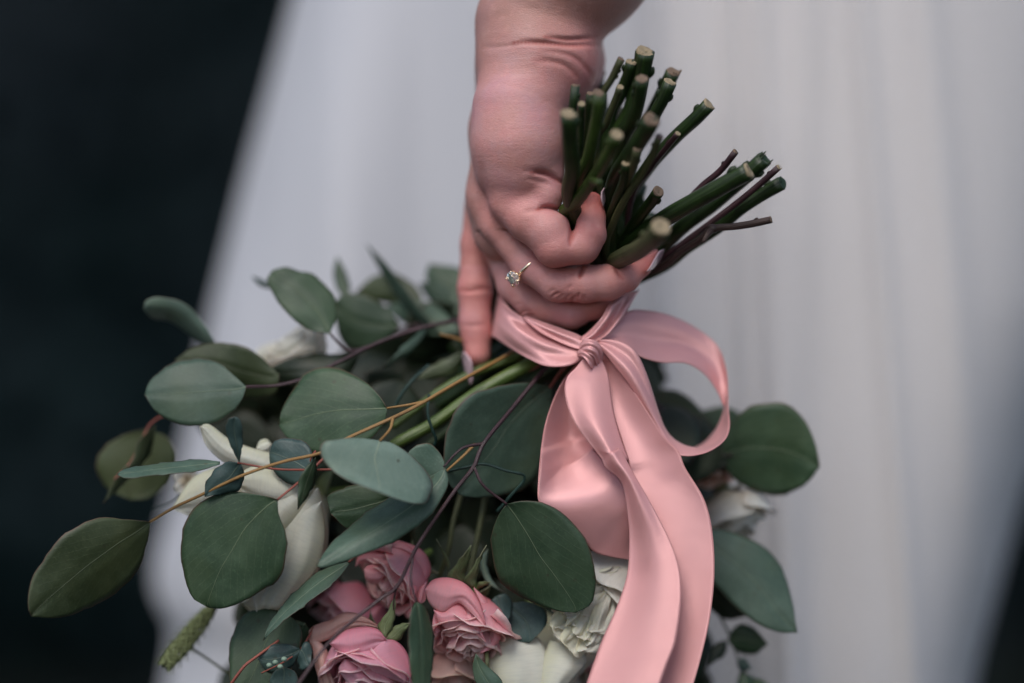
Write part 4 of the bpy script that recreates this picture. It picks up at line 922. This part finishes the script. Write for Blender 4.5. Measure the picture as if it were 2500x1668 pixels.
# ------------------------------------------------------------------ roses
def rose(label, c, axis, Rr, n, mt, group, op=.5, seed=0, outer_mt=None, length=1.0, sep=4, nm='rose', ruf=1.0, calyx=True):
    r_ = np.random.RandomState(seed); axis = np.array(axis, float); axis /= np.linalg.norm(axis)
    X = np.cross(axis, (.3, 1, .1)); X /= np.linalg.norm(X); Y = np.cross(axis, X)
    t = thing(nm, label, 'rose', c, group)
    for i in range(n):
        k = (i + .5) / n; phi = i * 2.39996 + r_.randn() * .2
        rad = Rr * (.10 + .86 * k ** .8); hgt = Rr * length * (1.25 - .15 * k + .1 * r_.randn() * .6)
        span = math.radians(95 - 38 * k) ; curl = op * max(0, k - .25) * (1 + .4 * r_.randn())
        N, Mm = 13, 13; G = np.zeros((N, Mm, 3)); ph = r_.rand(4) * 6.28
        for a in range(N):
            tt = a / (N - 1)
            for b_ in range(Mm):
                s = 2 * b_ / (Mm - 1) - 1
                wdt = math.sin(min(1, tt * 1.25 + .12) * math.pi / 2)
                rho = rad * (math.sin(min(1., tt * 1.7) * math.pi / 2) ** .8) * (1 - .25 * (1 - k) * tt)
                z = hgt * (tt * 1.05 - .05) * (1 - .20 * abs(s) ** 2.6 * tt)
                c_ = max(0, tt - .55) / .45
                rho += Rr * .42 * curl * c_ ** 2; z -= Rr * .30 * curl * c_ ** 3
                rho += Rr * .045 * ruf * c_ * (math.sin(4.5 * s + ph[0]) + .6 * math.sin(9 * s + ph[1])) ; z += Rr * .03 * ruf * c_ * math.sin(6 * s + ph[2])
                ang_ = phi + s * span * wdt
                G[a, b_] = c + axis * z + rho * (math.cos(ang_) * X + math.sin(ang_) * Y)
        vv, ff = sheet(G, .0002); u, u2 = uvs(G)
        mesh('petal', vv, ff, M[outer_mt if (outer_mt and k > .75) else mt], t, uv=u, uv2=u2)
    if calyx:
        mb = MB(); mb.tube([c - axis * Rr * .45, c - axis * Rr * .2, c + axis * Rr * .02, c + axis * Rr * .12], [.0014, Rr * .13, Rr * .20, Rr * .12], n=14, sides=12); mb.build('calyx', M['stem_light'], t)
    for i in range(sep):
        phi = i * 2 * math.pi / max(sep, 1) + r_.rand(); G = np.zeros((12, 7, 3)); up = r_.uniform(-.5, .7)
        for a in range(12):
            tt = a / 11
            for b_ in range(7):
                s = b_ / 3 - 1; wdt = Rr * .16 * math.sin(math.pi * min(1, tt * .8 + .2)) * (1 - tt ** 3)
                rho = Rr * (.16 + .5 * tt); z = Rr * (.05 + up * tt * .6 - .25 * tt * tt)
                d_ = math.cos(phi) * X + math.sin(phi) * Y; e_ = np.cross(axis, d_)
                G[a, b_] = c + axis * (z + .2 * wdt * s * s) + rho * d_ + e_ * wdt * s
        vv, ff = sheet(G, .0004); u, u2 = uvs(G); mesh('sepal', vv, ff, M['sepal'], t, uv=u, uv2=u2)
    return t
PG, WGp = 'pink spray roses', 'white roses of the bouquet'
def tz5(p): return (650 + p[0] / 2.9375, 1200 + p[1] / 2.9375) + tuple(p[2:])
def petals(t, conv, mt, lst, ruf=1.0):
    for k, (A, B, y0, y1, cup) in enumerate(lst):
        rr_ = np.random.RandomState(k + 5); ph = rr_.rand(3) * 6
        a_ = [conv(p) + (y0 + (y1 - y0) * i / (len(A) - 1),) for i, p in enumerate(A)]; b_ = [conv(p) + (y0 + (y1 - y0) * i / (len(B) - 1),) for i, p in enumerate(B)]
        G = loft(a_, b_, 26, 15, cupf=lambda s, t: -cup * sin(pi * s) ** .8 * sin(pi * min(1, .15 + .85 * t)) + ruf * (.0009 * sin(8 * s + ph[0] + 2 * t) * t + .0004 * sin(21 * s + ph[1] + 3 * t) * t + .0005 * (ruf > 1) * sin(15 * t + ph[2] + 5 * s)))
        # uv: v runs to the rim side B
        vv, ff = sheet(G, .00022); n_, m_, _ = G.shape
        u = [(i / (n_ - 1), .35 + .6 * j / (m_ - 1)) for i in range(n_) for j in range(m_)] * 2
        mesh('petal', vv, ff, M[mt], t, uv=u)
sin, pi, exp = math.sin, math.pi, math.exp
t = rose('pink spray rose with ruffled petals under the purple twig, upper one of the pink roses', V(962, 1285, .028), (-.72, -.48, -.50), .0180, 26, 'pink', PG, op=.9, seed=2, ruf=1.6, length=1.2)
petals(t, tz5, 'pink', [([(960, 355), (1060, 390), (1145, 450), (1182, 560), (1150, 640), (1080, 710)], [(960, 355), (945, 440), (965, 520), (1000, 600), (1040, 660), (1080, 710)], .018, .014, .004),
  ([(715, 432), (800, 385), (900, 352), (980, 362), (1060, 420)], [(715, 432), (790, 458), (880, 470), (945, 436), (1060, 480)], .022, .012, .003),
  ([(640, 540), (660, 470), (740, 430), (850, 440), (950, 450)], [(640, 540), (700, 505), (790, 540), (860, 500), (950, 450)], .020, .012, .002),
  ([(850, 520), (890, 490), (940, 450), (975, 500)], [(850, 520), (880, 560), (930, 570), (975, 500)], .012, .010, .001),
  ([(990, 590), (1040, 640), (1080, 700), (1060, 760)], [(990, 590), (990, 660), (1020, 730), (1060, 760)], .010, .006, .002),
  ([(700, 560), (740, 530), (820, 545), (860, 590)], [(700, 560), (720, 640), (800, 660), (860, 590)], .014, .010, .002)])
t = rose('pink spray rose hanging straight down between the narrow dark leaf and the big veined leaf', V(1085, 1368, .022), (-.02, -.50, -.80), .0185, 30, 'pink', PG, op=.85, seed=5, ruf=1.9, length=1.35)
petals(t, tz5, 'pink', [([(1140, 700), (1200, 632), (1320, 620), (1440, 672), (1530, 790), (1575, 950)], [(1140, 700), (1170, 800), (1265, 872), (1370, 800), (1450, 850), (1575, 980)], .004, -.006, .004),
  ([(1490, 688), (1580, 780), (1612, 900), (1606, 1010)], [(1490, 700), (1530, 830), (1565, 940), (1585, 1010)], .006, .004, .002),
  ([(1600, 950), (1650, 1000), (1684, 1045), (1630, 1120), (1540, 1165)], [(1580, 970), (1600, 1040), (1570, 1100), (1530, 1150)], .006, .002, .001),
  ([(1200, 850), (1280, 860), (1350, 800), (1420, 840), (1460, 920)], [(1200, 850), (1235, 935), (1300, 985), (1390, 975), (1460, 920)], .002, -.004, .003),
  ([(1150, 650), (1100, 690), (1078, 750), (1100, 810)], [(1150, 650), (1145, 720), (1142, 780), (1100, 810)], .010, .008, .002),
  ([(1200, 900), (1215, 860), (1240, 930), (1250, 1000)], [(1200, 900), (1190, 980), (1215, 1040), (1250, 1000)], .006, .004, .001),
  ([(1460, 870), (1530, 960), (1560, 1040), (1575, 1080)], [(1460, 870), (1450, 940), (1500, 1020), (1575, 1080)], -.002, -.003, .002)])
sp = []
for A_, B_, yy in (([(1415, 650), (1440, 560), (1462, 470), (1468, 385)], [(1415, 650), (1295, 620), (1380, 500), (1468, 385)], .010), ([(1490, 690), (1515, 600), (1535, 500), (1580, 385)], [(1490, 690), (1412, 650), (1470, 560), (1580, 385)], .006),
                   ([(1510, 700), (1560, 680), (1612, 650)], [(1510, 700), (1530, 650), (1612, 650)], .008), ([(1300, 590), (1290, 500), (1220, 340)], [(1300, 590), (1310, 500), (1220, 340)], .016)):
    G = leaf_geo(A_, B_, yy + .004, yy - .006, cup=.002, n=14, m=7, conv=tz5, seed=3); sheet_obj('sepal', G, .0004, M['sepal'], t)
t = rose('peach and pink spray rose cut by the lower edge, lower left of the pink roses', V(872, 1465, .020), (-.25, -.55, -.80), .0225, 26, 'magenta', PG, op=.85, seed=8, ruf=1.5, length=1.2)
petals(t, tz5, 'peach', [([(305, 1000), (350, 960), (460, 920), (560, 868), (680, 885), (830, 980)], [(305, 1000), (320, 1090), (450, 1060), (560, 1000), (700, 962), (830, 980)], .012, .004, .003),
  ([(300, 1060), (330, 1130), (350, 1260), (400, 1400)], [(380, 1070), (440, 1150), (450, 1260), (500, 1400)], .010, .006, .003)])
petals(t, tz5, 'magenta', [([(450, 1090), (560, 1000), (700, 970), (800, 988), (860, 1060)], [(450, 1090), (510, 1140), (590, 1200), (690, 1190), (860, 1090)], .0, -.006, .005),
  ([(850, 1062), (930, 1072), (1005, 1150), (1048, 1290), (1000, 1380)], [(850, 1062), (740, 1120), (690, 1220), (770, 1300), (1000, 1380)], -.002, -.006, .005),
  ([(560, 1200), (620, 1210), (740, 1300), (860, 1400)], [(560, 1200), (520, 1280), (600, 1380), (700, 1420)], -.002, -.004, .003)])
for A_, B_ in (([(850, 1050), (800, 960), (860, 880), (925, 745)], [(850, 1050), (905, 970), (925, 860), (925, 745)]), ([(855, 1070), (900, 990), (960, 950), (1035, 945)], [(855, 1070), (940, 1080), (990, 1010), (1035, 945)])):
    G = leaf_geo(A_, B_, -.002, .0, cup=.002, n=16, m=7, conv=tz5, seed=3); sheet_obj('sepal', G, .0004, M['sepal'], t)
rose('shaded dusky pink rose hidden behind the two upper spray roses', V(850, 1330, .050), (-.5, -.2, -.7), .020, 14, 'magenta', PG, op=.8, seed=9, sep=0, length=1.2)
rose('dusky pink rose in the shade under the ivory rose beside the ribbon tails', V(1400, 1450, .060), (-.1, -.3, -.9), .022, 14, 'magenta', PG, op=.5, seed=19, sep=0)
rose('peach rose bud at the bottom edge beside the narrow dark leaf', V(1035, 1480, .03), (.05, -.25, -.95), .0145, 14, 'peach', PG, op=.7, seed=12, sep=0, length=1.3)
t = rose('large cream white rose behind the big round leaf on the left', V(748, 1150, .050), (-.86, -.30, -.40), .0300, 20, 'cream', WGp, op=.9, seed=21, length=1.35, sep=3, ruf=1.2)
petals(t, tV, 'cream', [([(730, 1120), (752, 1190), (750, 1260), (720, 1330), (680, 1375), (622, 1415)], [(730, 1120), (660, 1150), (610, 1220), (585, 1300), (580, 1370), (590, 1408)], .014, .012, .010),
  ([(738, 1150), (748, 1240), (722, 1320), (650, 1402)], [(738, 1150), (680, 1180), (640, 1280), (592, 1395)], .008, .008, .008),
  ([(720, 1120), (700, 1180), (650, 1230), (600, 1260)], [(720, 1120), (650, 1130), (600, 1170), (600, 1260)], .010, .006, .005),
  ([(700, 1100), (650, 1050), (590, 1032), (530, 1010), (480, 974), (458, 980)], [(700, 1100), (640, 1110), (580, 1085), (520, 1065), (474, 1025), (458, 980)], .020, .010, .005),
  ([(720, 1110), (660, 1085), (600, 1070), (560, 1080), (540, 1110)], [(720, 1110), (690, 1160), (640, 1180), (580, 1160), (540, 1110)], .014, .006, .006),
  ([(640, 1120), (590, 1120), (540, 1150), (500, 1200)], [(640, 1120), (640, 1180), (590, 1230), (500, 1200)], .014, .010, .005),
  ([(560, 1060), (500, 1070), (440, 1100), (394, 1168)], [(560, 1060), (550, 1130), (490, 1200), (394, 1168)], .026, .018, .005),
  ([(560, 1100), (500, 1130), (450, 1180), (425, 1225)], [(560, 1100), (560, 1190), (490, 1250), (425, 1225)], .022, .020, .005),
  ([(700, 1300), (660, 1370), (600, 1420), (556, 1385)], [(700, 1300), (620, 1300), (570, 1330), (556, 1385)], .032, .026, .004),
  ([(640, 1180), (600, 1280), (560, 1340), (520, 1360)], [(640, 1180), (540, 1200), (500, 1280), (520, 1360)], .036, .034, .006),
  ([(588, 1030), (596, 1012), (612, 1008), (624, 1020)], [(588, 1030), (600, 1042), (616, 1040), (624, 1020)], .020, .020, .002)])
t = rose('ivory white rose with many thin crumpled petals left of the ribbon tails', V(1440, 1270, .034), (-.52, -.35, -.78), .0205, 20, 'ivory', WGp, op=.6, seed=22, length=1.35, sep=0, ruf=1.8)
rr = np.random.RandomState(31); L_ = []
for k in range(24):
    f_ = k / 23; w_ = rr.uniform(44, 82); e_ = rr.uniform(-1, 1)
    x0, y0_ = 1425 - 25 * rr.rand(), 1300 + 120 * f_ * rr.rand(); x1 = 1250 + 130 * rr.rand() * (.4 + f_ * .6); y1_ = 1400 + (x1 - 1250) * -.15 + 100 * f_ - 30 * rr.rand()
    x1 += 30; n_ = np.array([y0_ - y1_, x1 - x0]); n_ = n_ / np.linalg.norm(n_) * w_
    mx_, my_ = (x0 + x1) / 2, (y0_ + y1_) / 2 - 12 * rr.rand()
    L_.append(([(x0, y0_), (mx_ + n_[0] * .35, my_ + n_[1] * .35), (x1 + n_[0] * .5 + 6, y1_ + n_[1] * .5), (x1 - 34 * rr.rand(), y1_ + 16 * rr.rand())], [(x0, y0_), (mx_ - n_[0] * .4, my_ - n_[1] * .4), (x1 - n_[0] * .45, y1_ - n_[1] * .45), (x1 - 20 * rr.rand(), y1_ + 9)], .010 + .004 * rr.rand(), .006 + .012 * rr.rand() - .010 * f_, .0015 * e_))
petals(t, tV, 'cream', L_, 1.7)
t = rose('cream white rose cut by the lower edge below the crumpled ivory one', V(1225, 1400, .055), (.05, -.25, -.95), .026, 12, 'cream', WGp, op=.8, seed=23, length=1.5, sep=0)
petals(t, tV, 'cream', [([(1140, 1430), (1118, 1490), (1125, 1560), (1160, 1640)], [(1190, 1430), (1245, 1475), (1262, 1540), (1240, 1640)], .020, .002, .006),
  ([(1262, 1470), (1240, 1530), (1228, 1600), (1230, 1640)], [(1320, 1480), (1345, 1520), (1300, 1580), (1280, 1640)], .012, .0, .005),
  ([(1300, 1470), (1290, 1510), (1270, 1560), (1260, 1620)], [(1400, 1450), (1390, 1490), (1340, 1540), (1290, 1600)], .022, .012, .004)])
rose('blurred white rose right of the ribbon tails', V(1662, 1125, .070), (.25, -.25, -.8), .0200, 14, 'ivory', WGp, op=.6, seed=24, sep=3, ruf=1.2)
rose('small blurred cream rose between ribbon loop and dark round leaf', V(1625, 1060, .07), (.2, -.6, -.5), .0105, 12, 'peach', WGp, op=.4, seed=25, sep=3)
rose('blurred white rose showing between dark leaves at the upper left', V(700, 862, .062), (-.35, -.30, .85), .0185, 14, 'cream', WGp, op=.5, seed=26, sep=0)

# grass seed head
t = thing('grass_seed_head', 'fuzzy green grass seed head at the lower left in front of the dress', 'grass', V(372, 1535, .03))
a, b_ = V(378, 1530, .028), V(492, 1388, .04)
mb = MB(); mb.tube([a, b_], [.0014, .0024], sides=10); mb.tube([V(430, 1482, .036), V(480, 1515, .038), V(545, 1560, .04)], [.0006, .0006, .0007], sides=8); mb.build('stalk', M['stem_olive'], t)
ax = (b_ - a); LL = np.linalg.norm(ax); ax /= LL; X = np.cross(ax, (0, 1, 0)); X /= np.linalg.norm(X); Y = np.cross(ax, X)
mb = MB(); rr = np.random.RandomState(4)
for k in range(300):
    f_ = k / 300; an = k * 2.39996; rs = .0048 * math.sin(math.pi * min(1, .14 + f_ * .84)) ** .5 + .0004
    d_ = math.cos(an) * X + math.sin(an) * Y; p0 = a + ax * LL * f_ + d_ * rs * .75
    mb.ball(p0 + rr.randn(3) * .0002, .00085, 3, (1, 1, 1.3)); 
    if k % 2: mb.tube([p0, p0 + d_ * rs * .4 - ax * .0016, p0 + d_ * rs * .7 - ax * .0026], [.00016, .00014, .00008], sides=3, n=4)
o = mb.build('seed', plain('seed_green', (.17, .20, .085), .7, .5, 600), t); o['kind'] = 'stuff'

# small white waxy filler flowers, far left behind the rose and at the bottom
t = thing('filler_flower', 'tiny white ruffled filler flower at the left edge of the cream rose', 'flower', V(430, 1110, .04))
for k in range(5):
    an = k * 1.2566; q0 = V(432, 1105, .04); G = np.zeros((6, 5, 3))
    for i in range(6):
        for j in range(5):
            tt = i / 5; s = j / 2 - 1; r_ = .0075 * tt; d_ = np.array([math.cos(an), -.3, math.sin(an)]); e_ = np.array([-math.sin(an), 0, math.cos(an)])
            G[i, j] = q0 + d_ * r_ + e_ * s * .0036 * math.sin(math.pi * min(1, tt * .8 + .1)) + np.array([0, .001 * math.sin(9 * s + k), 0])
    vv, ff = sheet(G, .0003); u, u2 = uvs(G); mesh('petal', vv, ff, M['ivory'], t, uv=u, uv2=u2)
mb = MB(); mb.tube([V(432, 1105, .041), V(400, 1150, .045), V(352, 1170, .045)], [.0004] * 3, sides=6); mb.tube([V(432, 1105, .041), V(460, 1090, .05), V(520, 1100, .06)], [.0007] * 3, sides=6); mb.build('stalk', M['wire'], t)

# ------------------------------------------------------------------ ribbon
rb = thing('ribbon', 'pink satin ribbon tied in a bow round the stems with long hanging tails', 'ribbon', V(1350, 800, .02))
def strip(name, A, B, conv, cupf=None, n=60, m=17):
    return sheet_obj(name, loft([conv(p) for p in A], [conv(p) for p in B], n, m, cupf=cupf), .00035, M['satin'], rb)
sin, pi, exp = math.sin, math.pi, math.exp
# band wrapped round the bundle (left part, folds lengthwise)
strip('wrap_band', [(215, 180, .050), (240, 260, .032), (330, 350, .020), (500, 440, .016), (700, 500, .016), (850, 545, .014), (905, 590, .014)],
      [(150, 560, .052), (175, 545, .034), (300, 630, .018), (440, 710, .008), (580, 768, .004), (760, 762, .006), (880, 690, .012)], tz3,
      lambda s, t: .0020 * sin(s * 7 + t * 3.2) * sin(pi * min(1, t * 1.2)) + .0006 * sin(s * 17 - t * 5) * sin(pi * t) + .004 * (s - .5) ** 2)
strip('wrap_band', [(840, 640, .014), (830, 560, .010), (900, 500, .010), (1000, 390, .008), (1050, 300, .010), (1110, 262, .016), (1180, 200, .030)],
      [(900, 680, .013), (930, 600, .010), (1040, 530, .011), (1130, 430, .014), (1190, 350, .018), (1240, 260, .024), (1290, 180, .036)], tz3,
      lambda s, t: .0020 * sin(s * 10 + t * 3) * sin(pi * t))
strip('wrap_band', [(390, 395, .018), (520, 500, .010), (650, 570, .009), (780, 625, .009), (850, 640, .009)], [(420, 380, .020), (560, 430, .014), (700, 480, .013), (830, 530, .012), (900, 590, .010)], tz3, lambda s, t: .0015 * sin(s * 8) * sin(pi * t), m=9, n=30)
# knot
strip('knot', [(820, 640, .012), (850, 575, .004), (920, 560, .000), (985, 600, .002), (1010, 680, .008), (1010, 780, .016)], [(830, 690, .012), (860, 670, .004), (900, 670, -.001), (940, 700, .000), (965, 770, .006), (985, 810, .016)], tz3,
      lambda s, t: -.0010 * sin(pi * s) + .0006 * sin(15 * s + 2 * t), n=30)
strip('knot', [(810, 655, .010), (850, 632, .004), (900, 640, .001), (950, 665, .003), (985, 720, .010)], [(820, 690, .010), (850, 692, .003), (880, 720, .000), (920, 780, .002), (960, 800, .012)], tz3, lambda s, t: -.0010 * sin(pi * s) + .0005 * sin(11 * s), n=24, m=11)
# right loop: outer part going round, then the return strip in front
strip('bow_loop', [(960, 570, .012), (1060, 440, .016), (1190, 350, .022), (1300, 335, .026), (1500, 370, .032), (1700, 460, .036), (1880, 600, .036), (1950, 780, .032), (1967, 950, .026), (1970, 1090, .020), (1978, 1240, .012), (1930, 1345, .006), (1800, 1428, .003), (1650, 1455, .002), (1545, 1420, .002), (1440, 1290, .004), (1330, 1110, .004), (1230, 940, .003), (1110, 780, .003), (1010, 650, .006), (950, 590, .010)],
      [(985, 590, .012), (1060, 580, .012), (1200, 635, .012), (1310, 700, .014), (1460, 738, .018), (1640, 742, .024), (1780, 820, .028), (1880, 950, .030), (1925, 1050, .030), (1938, 1110, .032), (1885, 1230, .036), (1800, 1335, .038), (1700, 1393, .036), (1610, 1375, .030), (1500, 1270, .022), (1435, 1110, .014), (1360, 870, .008), (1290, 700, .006), (1220, 610, .006), (1100, 565, .008), (970, 565, .010)], tz3,
      lambda s, t: .0028 * sin(pi * s) * sin(2 * pi * t) + .0012 * sin(3 * pi * s + 2) * sin(9 * t), n=150)
# left loop: hangs left of the knot, turns under and runs to the right behind the first tail
def z34(p): return tz3(p) if p[3] == 3 else tz4(p)
def zz4(p): q = z34(p); return (q[0], q[1], p[2])
strip('bow_loop', [(860, 700, .016, 3), (760, 800, .016, 3), (690, 900, .012, 3), (620, 1050, .008, 3), (565, 1220, .004, 3), (535, 1400, .0, 3), (430, 150, -.004, 4), (417, 300, -.006, 4), (418, 440, -.006, 4), (480, 490, -.004, 4), (560, 545, -.002, 4), (640, 615, .0, 4), (710, 690, .002, 4), (760, 755, .004, 4), (860, 785, .006, 4), (985, 805, .010, 4)],
      [(900, 690, .014, 3), (830, 790, .016, 3), (790, 880, .018, 3), (780, 980, .020, 3), (820, 1080, .020, 3), (880, 1180, .018, 3), (960, 1290, .014, 3), (1040, 1400, .010, 3), (760, 110, .008, 4), (830, 190, .006, 4), (900, 280, .004, 4), (960, 370, .004, 4), (985, 450, .004, 4), (990, 530, .005, 4), (990, 620, .007, 4), (988, 700, .010, 4)], zz4,
      lambda s, t: .012 * sin(pi * s) ** 1.5 * exp(-((t - .42) / .16) ** 2) - .004 * sin(pi * s) * exp(-((t - .72) / .12) ** 2), n=110, m=25)
# front tail
strip('ribbon_tail', [(870, 690, .006, 3), (800, 780, .004, 3), (735, 850, .000, 3), (715, 950, -.002, 3), (740, 1080, -.004, 3), (800, 1210, -.006, 3), (900, 1350, -.007, 3), (1000, 1475, -.008, 3), (830, 230, -.008, 4), (935, 330, -.008, 4), (972, 540, -.007, 4), (980, 700, -.007, 4), (965, 900, -.010, 4), (900, 1100, -.014, 4), (800, 1330, -.018, 4), (690, 1640, -.022, 4)],
      [(990, 700, .008, 3), (1030, 780, .006, 3), (1058, 870, .004, 3), (1075, 1000, .002, 3), (1100, 1150, .0, 3), (1150, 1330, -.003, 3), (1210, 1500, -.005, 3), (920, 100, -.006, 4), (1000, 260, -.009, 4), (1110, 450, -.012, 4), (1225, 670, -.014, 4), (1288, 850, -.016, 4), (1302, 1050, -.018, 4), (1270, 1300, -.020, 4), (1215, 1450, -.022, 4), (1150, 1640, -.024, 4)], zz4,
      lambda s, t: -.003 * sin(pi * s) * exp(-((t - .25) / .2) ** 2) + .0022 * sin(2 * pi * s + 1) * sin(pi * t) + .0014 * sin(8 * t + 4 * s) * t, n=100, m=21)
# rear tail
strip('ribbon_tail', [(960, 650, .014, 3), (1020, 780, .012, 3), (1050, 900, .010, 3), (1080, 1100, .006, 3), (1160, 1350, .002, 3), (1210, 1520, .0, 3), (980, 280, .0, 4), (1060, 520, -.002, 4), (1100, 800, -.004, 4), (1110, 1100, -.006, 4), (1080, 1400, -.008, 4), (1040, 1640, -.010, 4)],
      [(1000, 640, .012, 3), (1120, 790, .006, 3), (1250, 960, .004, 3), (1390, 1170, .002, 3), (1490, 1320, .0, 3), (1590, 1420, -.001, 3), (1330, 240, -.002, 4), (1440, 420, -.003, 4), (1492, 610, -.004, 4), (1508, 860, -.006, 4), (1488, 1110, -.008, 4), (1440, 1350, -.010, 4), (1360, 1640, -.012, 4)], zz4,
      lambda s, t: .0035 * sin(pi * s) * exp(-((t - .3) / .18) ** 2) + .0015 * sin(6 * t + 5 * s) * t, n=100, m=21)
